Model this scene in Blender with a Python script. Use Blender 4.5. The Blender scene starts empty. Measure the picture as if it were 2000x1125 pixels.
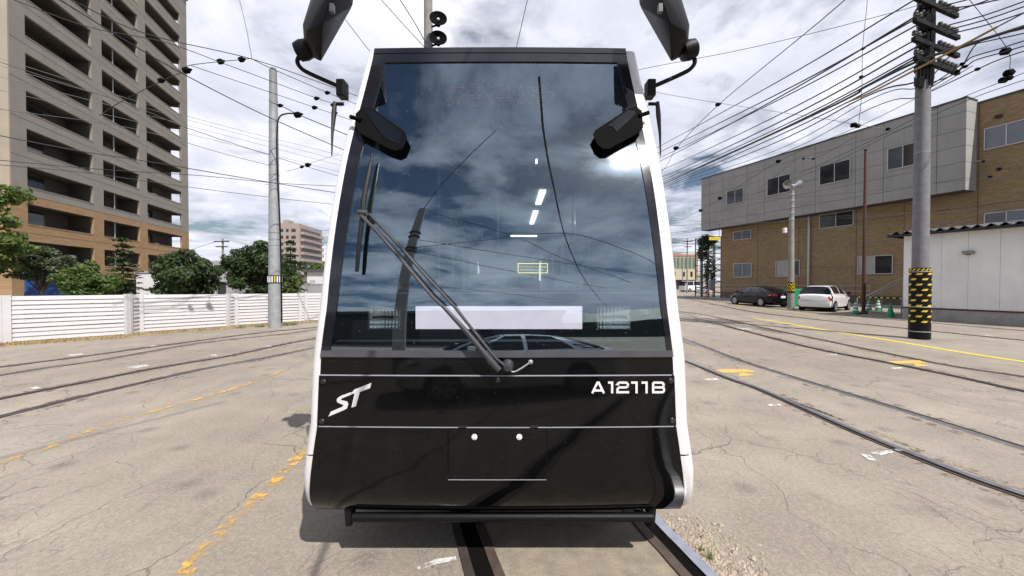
import bpy, bmesh, math, random
from mathutils import Vector, Matrix
R = random.Random(7)
rad = math.radians
scene = bpy.context.scene
COL = scene.collection

# ------------------------------------------------------------------ camera
H = 1.7                                   # eye height
FPX = 750.0                               # focal length in photo pixels (2000 wide)
PITCH = math.atan(10.5 / FPX)
cam_d = bpy.data.cameras.new('camera')
cam = bpy.data.objects.new('camera', cam_d)
COL.objects.link(cam)
cam_d.sensor_width = 36.0
cam_d.lens = 36.0 * FPX / 2000.0
cam_d.clip_start = 0.02
cam_d.clip_end = 4000
cam.location = (0, 0, H)
cam.rotation_euler = (math.pi / 2 - PITCH, 0, 0)
scene.camera = cam

# ------------------------------------------------------------------ sun and sky
SUN_AZ, SUN_EL = rad(33.0), rad(54.5)     # azimuth: to the right of straight behind the camera
SUN = Vector((math.sin(SUN_AZ) * math.cos(SUN_EL), -math.cos(SUN_AZ) * math.cos(SUN_EL), math.sin(SUN_EL)))
sun_d = bpy.data.lights.new('sun', 'SUN')
sun_d.energy = 4.2
sun_d.angle = rad(0.53)
sun_d.color = (1.0, 0.955, 0.89)
sun = bpy.data.objects.new('sun', sun_d)
COL.objects.link(sun)
sun.rotation_euler = SUN.to_track_quat('Z', 'Y').to_euler()

world = bpy.data.worlds.new('World')
scene.world = world
world.use_nodes = True
wt = world.node_tree
wt.nodes.clear()


def wn(kind, **kw):
    n = wt.nodes.new(kind)
    for k, v in kw.items():
        setattr(n, k, v)
    return n


def wmath(op, a, b=None, clamp=False):
    n = wn('ShaderNodeMath', operation=op, use_clamp=clamp)
    for i, v in enumerate((a, b)):
        if v is None:
            continue
        if isinstance(v, (int, float)):
            n.inputs[i].default_value = v
        else:
            wt.links.new(v, n.inputs[i])
    return n.outputs[0]


sky = wn('ShaderNodeTexSky', sky_type='NISHITA')
sky.sun_disc = False
sky.sun_elevation = SUN_EL
sky.sun_rotation = math.atan2(SUN.x, SUN.y)
sky.air_density = 1.0
sky.dust_density = 0.6
tc = wn('ShaderNodeTexCoord')
sx = wn('ShaderNodeSeparateXYZ')
wt.links.new(tc.outputs['Generated'], sx.inputs[0])
zc = wmath('MULTIPLY', wmath('ADD', wmath('MAXIMUM', sx.outputs[2], 0.0), 0.16), -1.0)
cx = wn('ShaderNodeCombineXYZ')
wt.links.new(wmath('DIVIDE', sx.outputs[0], zc), cx.inputs[0])
wt.links.new(wmath('DIVIDE', sx.outputs[1], zc), cx.inputs[1])
cx.inputs[2].default_value = 3.7


def wnoise(scale, detail, rough, dist=0.0, off=0.0):
    m = wn('ShaderNodeMapping')
    m.inputs['Location'].default_value = (off, off * 0.7, off)
    wt.links.new(cx.outputs[0], m.inputs[0])
    n = wn('ShaderNodeTexNoise')
    n.inputs['Scale'].default_value = scale
    n.inputs['Detail'].default_value = detail
    n.inputs['Roughness'].default_value = rough
    n.inputs['Distortion'].default_value = dist
    wt.links.new(m.outputs[0], n.inputs['Vector'])
    return n.outputs[0]


def wramp(fac, stops):
    r = wn('ShaderNodeValToRGB')
    e = r.color_ramp.elements
    while len(e) < len(stops):
        e.new(0.5)
    for el, (p, c) in zip(e, stops):
        el.position = p
        el.color = c if len(c) == 4 else (*c, 1)
    wt.links.new(fac, r.inputs[0])
    return r.outputs[0]


n_a = wnoise(2.6, 12, 0.58, 0.3, 5.5)
n_b = wnoise(0.34, 3, 0.5, 0.0, 55.5)
cov = wmath('ADD', wmath('MULTIPLY', n_a, 0.50), wmath('MULTIPLY', n_b, 0.50))
mask = wramp(cov, [(0.41, (0, 0, 0)), (0.455, (0.55, 0.55, 0.55)), (0.515, (1, 1, 1))])
shade = wramp(wnoise(1.6, 9, 0.62, 0.5, 11.0), [(0.32, (0.53, 0.555, 0.67)), (0.50, (0.68, 0.70, 0.80)), (0.66, (0.86, 0.87, 0.94))])
bg1 = wn('ShaderNodeBackground')
wt.links.new(sky.outputs[0], bg1.inputs[0])
bg1.inputs[1].default_value = 0.05
bg2 = wn('ShaderNodeBackground')
wt.links.new(shade, bg2.inputs[0])
dp = wn('ShaderNodeVectorMath', operation='DOT_PRODUCT')
wt.links.new(tc.outputs['Generated'], dp.inputs[0])
dp.inputs[1].default_value = SUN
glow = wmath('POWER', wmath('MAXIMUM', dp.outputs['Value'], 0.0), 260.0)     # thin cloud scatters forward round the sun
wt.links.new(wmath('ADD', wmath('MULTIPLY', glow, 5.0), 0.87), bg2.inputs[1])
wmix = wn('ShaderNodeMixShader')
wt.links.new(mask, wmix.inputs[0])
wt.links.new(bg1.outputs[0], wmix.inputs[1])
wt.links.new(bg2.outputs[0], wmix.inputs[2])
wo = wn('ShaderNodeOutputWorld')
wt.links.new(wmix.outputs[0], wo.inputs[0])

scene.view_settings.view_transform = 'Standard'
scene.view_settings.look = 'None'
scene.view_settings.exposure = 0.5
scene.view_settings.gamma = 1.0
scene.view_settings.use_curve_mapping = False
scene.cycles.max_bounces = 8
scene.cycles.transparent_max_bounces = 16
scene.cycles.use_denoising = True

# ------------------------------------------------------------------ helpers: photo pixel -> ray
CP, SP = math.cos(PITCH), math.sin(PITCH)


def ray(px, py):
    a = (px - 1000.0) / FPX
    b = (562.5 - py) / FPX
    return Vector((a, CP + b * SP, -SP + b * CP))


EYE = Vector((0, 0, H))


def G(px, py, z=0.0):
    d = ray(px, py)
    t = (z - H) / d.z
    return Vector((d.x * t, d.y * t, z))


def A(px, py, Y):
    d = ray(px, py)
    t = Y / d.y
    return EYE + d * t


# ------------------------------------------------------------------ helpers: objects
def thing(name, label, cat, loc=(0, 0, 0), group=None):
    o = bpy.data.objects.new(name, None)
    o.empty_display_size = 0.2
    COL.objects.link(o)
    o.location = loc
    tag(o, label, cat, group)
    return o


def tag(o, label=None, cat=None, group=None, kind=None):
    if label:
        o['label'] = label
    if cat:
        o['category'] = cat
    if group:
        o['group'] = group
    if kind:
        o['kind'] = kind
    return o


def root_loc(p):
    while p.parent is not None:
        p = p.parent
    return Vector(p.location)


def link(name, me, parent=None):
    o = bpy.data.objects.new(name, me)
    COL.objects.link(o)
    if parent is not None:
        o.parent = parent
    return o


def smooth_curve(pts, n=6):
    """Catmull-Rom through the points"""
    pts = [Vector(p) for p in pts]
    if len(pts) < 3:
        return pts
    out = []
    P = [pts[0] * 2 - pts[1]] + pts + [pts[-1] * 2 - pts[-2]]
    for i in range(1, len(P) - 2):
        for k in range(n):
            t = k / n
            a, b, c, d = P[i - 1], P[i], P[i + 1], P[i + 2]
            out.append(0.5 * ((2 * b) + (c - a) * t + (2 * a - 5 * b + 4 * c - d) * t * t + (3 * b - a - 3 * c + d) * t ** 3))
    out.append(pts[-1])
    return out


class MB:
    def __init__(self):
        self.v = []
        self.f = []

    def add(self, vs, fs):
        k = len(self.v)
        self.v.extend(Vector(p) for p in vs)
        self.f.extend(tuple(i + k for i in f) for f in fs)
        return self

    def box(self, x0, x1, y0, y1, z0, z1, M=None):
        vs = [Vector((x, y, z)) for z in (z0, z1) for x, y in ((x0, y0), (x1, y0), (x1, y1), (x0, y1))]
        if M is not None:
            vs = [M @ p for p in vs]
        return self.add(vs, [(3, 2, 1, 0), (4, 5, 6, 7), (0, 1, 5, 4), (1, 2, 6, 5), (2, 3, 7, 6), (3, 0, 4, 7)])

    def hexa(self, c8):
        return self.add(c8, [(3, 2, 1, 0), (4, 5, 6, 7), (0, 1, 5, 4), (1, 2, 6, 5), (2, 3, 7, 6), (3, 0, 4, 7)])

    def quad(self, a, b, c, d):
        return self.add([a, b, c, d], [(0, 1, 2, 3)])

    def tube(self, pts, r, n=6, cap=True):
        pts = [Vector(p) for p in pts]
        rs = r if isinstance(r, (list, tuple)) else [r] * len(pts)
        k = len(self.v)
        up = None
        for i, p in enumerate(pts):
            t = (pts[min(i + 1, len(pts) - 1)] - pts[max(i - 1, 0)])
            if t.length < 1e-9:
                t = Vector((0, 0, 1))
            t.normalize()
            if up is None:
                up = Vector((0, 0, 1)) if abs(t.z) < 0.9 else Vector((1, 0, 0))
            s = t.cross(up)
            if s.length < 1e-6:
                s = t.orthogonal()
            s.normalize()
            up = s.cross(t).normalized()
            for j in range(n):
                a = 2 * math.pi * j / n
                self.v.append(p + (s * math.cos(a) + up * math.sin(a)) * rs[i])
        for i in range(len(pts) - 1):
            for j in range(n):
                self.f.append((k + i * n + j, k + i * n + (j + 1) % n, k + (i + 1) * n + (j + 1) % n, k + (i + 1) * n + j))
        if cap:
            self.f.append(tuple(k + j for j in reversed(range(n))))
            self.f.append(tuple(k + (len(pts) - 1) * n + j for j in range(n)))
        return self

    def lathe(self, prof, n=16, M=None, cap=True):
        """prof: (radius, height) along local z"""
        k = len(self.v)
        for r, z in prof:
            for j in range(n):
                a = 2 * math.pi * j / n
                p = Vector((r * math.cos(a), r * math.sin(a), z))
                self.v.append(M @ p if M is not None else p)
        for i in range(len(prof) - 1):
            for j in range(n):
                self.f.append((k + i * n + j, k + i * n + (j + 1) % n, k + (i + 1) * n + (j + 1) % n, k + (i + 1) * n + j))
        if cap:
            self.f.append(tuple(k + j for j in reversed(range(n))))
            self.f.append(tuple(k + (len(prof) - 1) * n + j for j in range(n)))
        return self

    def prism(self, front, back):
        """two polygons with the same number of points"""
        n = len(front)
        k = len(self.v)
        self.v.extend(Vector(p) for p in front)
        self.v.extend(Vector(p) for p in back)
        self.f.append(tuple(range(k, k + n)))
        self.f.append(tuple(reversed(range(k + n, k + 2 * n))))
        for i in range(n):
            j = (i + 1) % n
            self.f.append((k + j, k + i, k + n + i, k + n + j))
        return self

    def grid(self, rows, close=False):
        k = len(self.v)
        m = len(rows[0])
        for r in rows:
            self.v.extend(Vector(p) for p in r)
        for i in range(len(rows) - 1):
            for j in range(m - 1):
                self.f.append((k + i * m + j, k + i * m + j + 1, k + (i + 1) * m + j + 1, k + (i + 1) * m + j))
            if close:
                self.f.append((k + i * m + m - 1, k + i * m, k + (i + 1) * m, k + (i + 1) * m + m - 1))
        return self

    def mesh(self, name, mat, off=None, smooth=None, bevel=0.0, fix=True):
        me = bpy.data.meshes.new(name)
        vs = self.v if off is None else [p - off for p in self.v]
        me.from_pydata([tuple(p) for p in vs], [], self.f)
        if fix or bevel:
            bm = bmesh.new()
            bm.from_mesh(me)
            if bevel:
                bmesh.ops.remove_doubles(bm, verts=bm.verts, dist=1e-5)
                bmesh.ops.recalc_face_normals(bm, faces=bm.faces)
                es = [e for e in bm.edges if len(e.link_faces) == 2 and e.calc_face_angle(0) > 0.5]
                bmesh.ops.bevel(bm, geom=es, offset=bevel, segments=2, profile=0.5, affect='EDGES', clamp_overlap=True)
            else:
                bmesh.ops.recalc_face_normals(bm, faces=bm.faces)
            bm.to_mesh(me)
            bm.free()
        me.materials.append(mat)
        if smooth is not None:
            me.polygons.foreach_set('use_smooth', [True] * len(me.polygons))
            me.set_sharp_from_angle(angle=rad(smooth))
        me.update()
        return me

    def build(self, name, mat, parent=None, smooth=None, bevel=0.0, fix=True):
        off = root_loc(parent) if parent is not None else None
        return link(name, self.mesh(name, mat, off, smooth, bevel, fix), parent)


def hull(name, pts, mat, parent, bevel=0.0, smooth=None):
    off = root_loc(parent)
    bm = bmesh.new()
    for p in pts:
        bm.verts.new(Vector(p) - off)
    r = bmesh.ops.convex_hull(bm, input=bm.verts)
    junk = [g for g in r['geom_interior'] if isinstance(g, bmesh.types.BMVert)]
    if junk:
        bmesh.ops.delete(bm, geom=junk, context='VERTS')
    bmesh.ops.recalc_face_normals(bm, faces=bm.faces)
    bmesh.ops.dissolve_limit(bm, angle_limit=rad(3), verts=bm.verts, edges=bm.edges)
    if bevel:
        bmesh.ops.bevel(bm, geom=list(bm.edges), offset=bevel, segments=3, profile=0.5, affect='EDGES', clamp_overlap=True)
    me = bpy.data.meshes.new(name)
    bm.to_mesh(me)
    bm.free()
    me.materials.append(mat)
    if smooth is not None:
        me.polygons.foreach_set('use_smooth', [True] * len(me.polygons))
        me.set_sharp_from_angle(angle=rad(smooth))
    return link(name, me, parent)


# ------------------------------------------------------------------ helpers: materials
class NT:
    def __init__(self, name):
        self.m = bpy.data.materials.new(name)
        self.m.use_nodes = True
        self.t = self.m.node_tree
        self.t.nodes.clear()
        self.out = self.n('ShaderNodeOutputMaterial')

    def n(self, kind, **kw):
        x = self.t.nodes.new(kind)
        for k, v in kw.items():
            setattr(x, k, v)
        return x

    def l(self, a, b):
        self.t.links.new(a, b)

    def setin(self, sock, v):
        if isinstance(v, (int, float)):
            sock.default_value = v
        elif isinstance(v, (tuple, list)):
            sock.default_value = tuple(v) if (len(v) != 3 or sock.type == 'VECTOR') else (*v, 1)
        else:
            self.l(v, sock)

    def math(self, op, a, b=None, clamp=False):
        x = self.n('ShaderNodeMath', operation=op, use_clamp=clamp)
        self.setin(x.inputs[0], a)
        if b is not None:
            self.setin(x.inputs[1], b)
        return x.outputs[0]

    def coords(self, scale=(1, 1, 1), kind='Object', wall=None):
        t = self.n('ShaderNodeTexCoord')
        v = t.outputs[kind]
        if wall is not None:
            d = self.n('ShaderNodeVectorMath', operation='DOT_PRODUCT')
            self.l(v, d.inputs[0])
            d.inputs[1].default_value = (wall[0], wall[1], 0)
            s = self.n('ShaderNodeSeparateXYZ')
            self.l(v, s.inputs[0])
            c = self.n('ShaderNodeCombineXYZ')
            self.l(d.outputs['Value'], c.inputs[0])
            self.l(s.outputs[2], c.inputs[1])
            v = c.outputs[0]
        mp = self.n('ShaderNodeMapping')
        mp.inputs['Scale'].default_value = scale
        self.l(v, mp.inputs[0])
        return mp.outputs[0]

    def noise(self, vec, scale, detail=4, rough=0.55, dist=0.0):
        x = self.n('ShaderNodeTexNoise')
        self.l(vec, x.inputs['Vector'])
        x.inputs['Scale'].default_value = scale
        x.inputs['Detail'].default_value = detail
        x.inputs['Roughness'].default_value = rough
        x.inputs['Distortion'].default_value = dist
        return x.outputs[0]

    def ramp(self, fac, stops, interp='LINEAR'):
        r = self.n('ShaderNodeValToRGB')
        r.color_ramp.interpolation = interp
        e = r.color_ramp.elements
        while len(e) < len(stops):
            e.new(0.5)
        for el, (p, c) in zip(e, stops):
            el.position = p
            if isinstance(c, (int, float)):
                c = (c, c, c)
            el.color = (*c, 1)
        self.l(fac, r.inputs[0])
        return r.outputs[0]

    def mix(self, fac, a, b, blend='MIX'):
        x = self.n('ShaderNodeMix', data_type='RGBA', blend_type=blend)
        self.setin(x.inputs[0], fac)
        self.setin(x.inputs[6], a)
        self.setin(x.inputs[7], b)
        return x.outputs[2]

    def bump(self, h, strength=0.3, dist=0.01):
        b = self.n('ShaderNodeBump')
        b.inputs['Strength'].default_value = strength
        b.inputs['Distance'].default_value = dist
        self.l(h, b.inputs['Height'])
        return b.outputs[0]

    def principled(self, col, rough=0.5, metal=0.0, normal=None, coat=0.0, spec=0.5, emit=None, estr=0.0):
        p = self.n('ShaderNodeBsdfPrincipled')
        self.setin(p.inputs['Base Color'], col)
        self.setin(p.inputs['Roughness'], rough)
        self.setin(p.inputs['Metallic'], metal)
        self.setin(p.inputs['Specular IOR Level'], spec)
        self.setin(p.inputs['Coat Weight'], coat)
        p.inputs['Coat Roughness'].default_value = 0.03
        if normal is not None:
            self.l(normal, p.inputs['Normal'])
        if emit is not None:
            self.setin(p.inputs['Emission Color'], emit)
            self.setin(p.inputs['Emission Strength'], estr)
        return p.outputs[0]

    def done(self, shader):
        self.l(shader, self.out.inputs[0])
        return self.m


def mat(name, col, rough=0.5, metal=0.0, var=0.12, scale=6.0, bump=0.0, bscale=40.0, coat=0.0, spec=0.5, dirt=None):
    t = NT(name)
    c = t.coords()
    n1 = t.noise(c, scale, 5, 0.6)
    lo = tuple(max(0, x * (1 - var)) for x in col)
    hi = tuple(min(1, x * (1 + var)) for x in col)
    base = t.ramp(n1, [(0.3, lo), (0.7, hi)])
    if dirt:
        base = t.mix(t.ramp(t.noise(c, scale * 0.6, 8, 0.7), [(0.52, 0.0), (0.72, dirt[1])]), base, dirt[0])
    nrm = None
    if bump:
        nrm = t.bump(t.noise(c, bscale, 4, 0.6), bump, 0.01)
    r = t.math('ADD', t.math('MULTIPLY', n1, 0.12), rough - 0.06, True)
    return t.done(t.principled(base, r, metal, nrm, coat, spec))


def emat(name, col, s):
    t = NT(name)
    return t.done(t.principled((0.02, 0.02, 0.02), 0.4, 0, None, 0, 0.5, col, s))


M = {}
M['white_paint'] = mat('white_paint', (0.74, 0.73, 0.74), 0.22, var=0.04, scale=2.5, coat=0.5, dirt=((0.52, 0.49, 0.46), 0.35))
M['white_plain'] = mat('white_plain', (0.76, 0.75, 0.76), 0.5, var=0.05)
M['black_gloss'] = mat('black_gloss', (0.0045, 0.004, 0.004), 0.06, var=0.3, scale=3, spec=0.16)
M['black_matte'] = mat('black_matte', (0.005, 0.005, 0.0055), 0.8, var=0.25, spec=0.05)
M['black_plastic'] = mat('black_plastic', (0.006, 0.006, 0.007), 0.45, var=0.2, bump=0.15, bscale=200, spec=0.18)
M['black_deep'] = mat('black_deep', (0.004, 0.004, 0.005), 0.85, spec=0.1)
M['frit'] = mat('frit', (0.012, 0.012, 0.016), 0.10, var=0.1, spec=0.5, coat=0.25)
M['rubber'] = mat('rubber', (0.075, 0.073, 0.085), 0.42, var=0.15)
M['highlight_mark_grey'] = mat('highlight_mark_grey', (0.33, 0.34, 0.38), 0.3, var=0.1)  # pale grey of the drawn seam highlights and the mark on the glass
M['wiper_grey'] = mat('wiper_grey', (0.045, 0.044, 0.048), 0.38, var=0.2, coat=0.2)
M['steel'] = mat('steel', (0.62, 0.62, 0.66), 0.30, 1.0, var=0.15, scale=14)
M['chrome'] = mat('chrome', (0.82, 0.83, 0.84), 0.08, 1.0, var=0.03)
M['galv'] = mat('galv', (0.33, 0.345, 0.36), 0.55, 0.25, var=0.16, scale=5, bump=0.1)
M['concrete'] = mat('concrete', (0.36, 0.35, 0.33), 0.85, var=0.14, scale=3, bump=0.3, dirt=((0.2, 0.19, 0.17), 0.5))
M['concrete_pole'] = mat('concrete_pole', (0.25, 0.24, 0.225), 0.85, var=0.18, scale=4, bump=0.3, dirt=((0.13, 0.12, 0.11), 0.6))
M['grey_pole'] = mat('grey_pole', (0.17, 0.17, 0.185), 0.7, var=0.16, scale=7, bump=0.25, bscale=25, dirt=((0.10, 0.10, 0.10), 0.6))
M['rust'] = mat('rust', (0.075, 0.030, 0.022), 0.8, var=0.3, scale=9, bump=0.3)
M['wire'] = mat('wire', (0.018, 0.017, 0.02), 0.6, var=0.1)
M['wire_pale'] = mat('wire_pale', (0.09, 0.09, 0.10), 0.55, var=0.1)
M['wire_yellow'] = mat('wire_yellow', (0.22, 0.13, 0.02), 0.5)
M['insulator'] = mat('insulator', (0.085, 0.08, 0.078), 0.4)
M['yellow'] = mat('yellow', (0.68, 0.50, 0.03), 0.5, var=0.12, scale=12)
M['green'] = mat('green', (0.015, 0.27, 0.115), 0.5, var=0.15)
M['cone_white'] = mat('cone_white', (0.72, 0.75, 0.74), 0.5)
M['orange'] = mat('orange', (0.6, 0.12, 0.03), 0.5)
M['tyre'] = mat('tyre', (0.016, 0.016, 0.017), 0.8, bump=0.2)
M['alloy'] = mat('alloy', (0.46, 0.47, 0.49), 0.35, 0.7)
M['car_white'] = mat('car_white', (0.74, 0.75, 0.77), 0.25, var=0.02, coat=0.8)
M['car_black'] = mat('car_black', (0.004, 0.004, 0.007), 0.2, var=0.1, coat=0.15, spec=0.3)
M['car_silver'] = mat('car_silver', (0.72, 0.73, 0.75), 0.28, 0.1, var=0.03, coat=0.8)
M['car_glass'] = mat('car_glass', (0.006, 0.007, 0.009), 0.06, coat=0.2)
M['red_lamp'] = mat('red_lamp', (0.42, 0.012, 0.018), 0.2, coat=0.6)
M['plate'] = mat('plate', (0.7, 0.71, 0.7), 0.4)
M['soil'] = mat('soil', (0.30, 0.22, 0.13), 0.95, var=0.3, scale=5, bump=0.6)
M['dry_grass'] = mat('dry_grass', (0.34, 0.25, 0.12), 0.9, var=0.35, scale=3)
M['green_grass'] = mat('green_grass', (0.12, 0.17, 0.04), 0.9, var=0.35, scale=3)
M['stone'] = mat('stone', (0.34, 0.28, 0.22), 0.9, var=0.35, scale=11, bump=0.3)
M['bark'] = mat('bark', (0.07, 0.055, 0.04), 0.9, var=0.3, bump=0.6)
M['blue_sheet'] = mat('blue_sheet', (0.010, 0.055, 0.23), 0.5, var=0.25, scale=3, bump=0.5, bscale=5)
M['aluminium'] = mat('aluminium', (0.50, 0.51, 0.53), 0.4, 0.4, var=0.05)
M['window_dark'] = mat('window_dark', (0.02, 0.023, 0.028), 0.07, var=0.5, scale=0.6, coat=0.5)
M['window_mid'] = mat('window_mid', (0.075, 0.09, 0.10), 0.10, var=0.45, scale=0.8, coat=0.5)
M['curtain'] = mat('curtain', (0.36, 0.36, 0.34), 0.8, var=0.15, scale=2)
M['blind'] = mat('blind', (0.16, 0.18, 0.21), 0.35, var=0.12, scale=2, coat=0.3)
M['teal_grey'] = mat('teal_grey', (0.28, 0.36, 0.36), 0.5)
M['cab_grey'] = mat('cab_grey', (0.045, 0.055, 0.06), 0.6)
M['cab_pale'] = mat('cab_pale', (0.36, 0.42, 0.41), 0.6)
M['cloth'] = mat('cloth', (0.78, 0.80, 0.78), 0.9, var=0.06)
M['van_white'] = mat('van_white', (0.74, 0.75, 0.76), 0.35, coat=0.4)
M['logo'] = mat('logo', (0.66, 0.66, 0.68), 0.4, var=0.03)
M['sticker'] = mat('sticker', (0.55, 0.60, 0.28), 0.5)
M['red_print'] = mat('red_print', (0.55, 0.05, 0.04), 0.5)
M['yellow_sign'] = mat('yellow_sign', (0.72, 0.56, 0.03), 0.5)
M['cabin_light'] = emat('cabin_light', (1.0, 0.96, 0.86), 1.5)
M['led_red'] = emat('led_red', (1.0, 0.25, 0.2), 0.09)


def led_white():
    t = NT('led_white')
    c = t.coords((1, 1, 1))
    sx_ = t.n('ShaderNodeSeparateXYZ')
    t.l(c, sx_.inputs[0])
    w1 = t.math('ABSOLUTE', t.math('SINE', t.math('MULTIPLY', sx_.outputs[0], math.pi / 0.0085)))
    w2 = t.math('ABSOLUTE', t.math('SINE', t.math('MULTIPLY', sx_.outputs[2], math.pi / 0.0085)))
    g = t.math('MULTIPLY', t.math('POWER', w1, 0.35), t.math('POWER', w2, 0.35))
    nz = t.ramp(t.noise(c, 9.0, 3), [(0.3, 0.9), (0.7, 1.0)])
    col = t.mix(g, (0.68, 0.60, 0.74), (1.0, 0.90, 1.0))
    col = t.mix(1.0, col, nz, 'MULTIPLY')
    return t.done(t.principled((0.02, 0.02, 0.02), 0.5, 0, None, 0, 0.2, col, 0.86))


M['led_white'] = led_white()


def glass(name, tint, refl, rough=0.0, rcol=(0.9, 0.95, 1.0), haze=0.0):
    t = NT(name)
    tr = t.n('ShaderNodeBsdfTransparent')
    tr.inputs[0].default_value = (*tint, 1)
    gl = t.n('ShaderNodeBsdfGlossy')
    gl.inputs['Roughness'].default_value = rough
    gl.inputs[0].default_value = (*rcol, 1)
    lw = t.n('ShaderNodeFresnel')
    lw.inputs[0].default_value = 1.5
    fac = t.math('ADD', t.math('MULTIPLY', lw.outputs[0], 1.0 - refl), refl, True)
    mx = t.n('ShaderNodeMixShader')
    t.l(fac, mx.inputs[0])
    t.l(tr.outputs[0], mx.inputs[1])
    t.l(gl.outputs[0], mx.inputs[2])
    if not haze:
        return t.done(mx.outputs[0])
    # blotchy wide-lobed reflection added to spread a glow round the sun's glint
    c = t.coords((1, 1, 1))
    film = t.ramp(t.noise(t.coords((5, 1, 1.2)), 1.5, 6, 0.65), [(0.35, haze * 0.35), (0.75, haze)])
    g2 = t.n('ShaderNodeBsdfGlossy')
    g2.inputs['Roughness'].default_value = 0.13
    g2.inputs[0].default_value = (0.8, 0.85, 0.88, 1)
    m2 = t.n('ShaderNodeMixShader')
    t.l(film, m2.inputs[0])
    t.l(mx.outputs[0], m2.inputs[1])
    t.l(g2.outputs[0], m2.inputs[2])
    spk = t.n('ShaderNodeTexVoronoi')
    t.l(c, spk.inputs['Vector'])
    spk.inputs['Scale'].default_value = 26
    df = t.n('ShaderNodeBsdfDiffuse')
    df.inputs[0].default_value = (0.55, 0.58, 0.56, 1)
    m3 = t.n('ShaderNodeMixShader')
    t.l(t.ramp(spk.outputs['Distance'], [(0.035, 0.55), (0.06, 0.0)]), m3.inputs[0])
    t.l(m2.outputs[0], m3.inputs[1])
    t.l(df.outputs[0], m3.inputs[2])
    return t.done(m3.outputs[0])


M['windscreen'] = glass('windscreen', (0.87, 0.95, 0.95), 0.28, 0.0, (0.70, 0.88, 0.98), 0.016)
M['clear_glass'] = glass('clear_glass', (0.86, 0.92, 0.92), 0.05)
M['side_glass'] = glass('side_glass', (0.55, 0.68, 0.68), 0.06)


def leaf_mat(name, lo, hi, trans=0.3):
    t = NT(name)
    c = t.coords()
    n = t.noise(c, 2.2, 3, 0.7)
    wn_ = t.n('ShaderNodeTexWhiteNoise', noise_dimensions='3D')
    mp = t.n('ShaderNodeVectorMath', operation='SNAP')
    t.l(c, mp.inputs[0])
    mp.inputs[1].default_value = (0.11, 0.11, 0.11)
    t.l(mp.outputs[0], wn_.inputs['Vector'])
    f = t.math('ADD', t.math('MULTIPLY', n, 0.65), t.math('MULTIPLY', wn_.outputs['Value'], 0.35))
    col = t.ramp(f, [(0.28, lo), (0.72, hi)])
    p = t.principled(col, 0.55, 0, None, 0, 0.35)
    tl = t.n('ShaderNodeBsdfTranslucent')
    t.l(t.mix(0.5, col, (0.20, 0.28, 0.04)), tl.inputs[0])
    mx = t.n('ShaderNodeMixShader')
    mx.inputs[0].default_value = trans
    t.l(p, mx.inputs[1])
    t.l(tl.outputs[0], mx.inputs[2])
    return t.done(mx.outputs[0])


M['leaf_dark'] = leaf_mat('leaf_dark', (0.014, 0.030, 0.011), (0.052, 0.088, 0.026), 0.2)
M['leaf_mid'] = leaf_mat('leaf_mid', (0.035, 0.065, 0.016), (0.105, 0.165, 0.035), 0.28)
M['leaf_light'] = leaf_mat('leaf_light', (0.055, 0.095, 0.025), (0.15, 0.20, 0.055), 0.35)
M['leaf_fir'] = leaf_mat('leaf_fir', (0.022, 0.042, 0.018), (0.085, 0.115, 0.045), 0.15)
M['leaf_grey'] = leaf_mat('leaf_grey', (0.035, 0.055, 0.03), (0.11, 0.14, 0.07), 0.2)
M['hill'] = leaf_mat('hill', (0.010, 0.018, 0.010), (0.022, 0.034, 0.016), 0.0)


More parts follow.
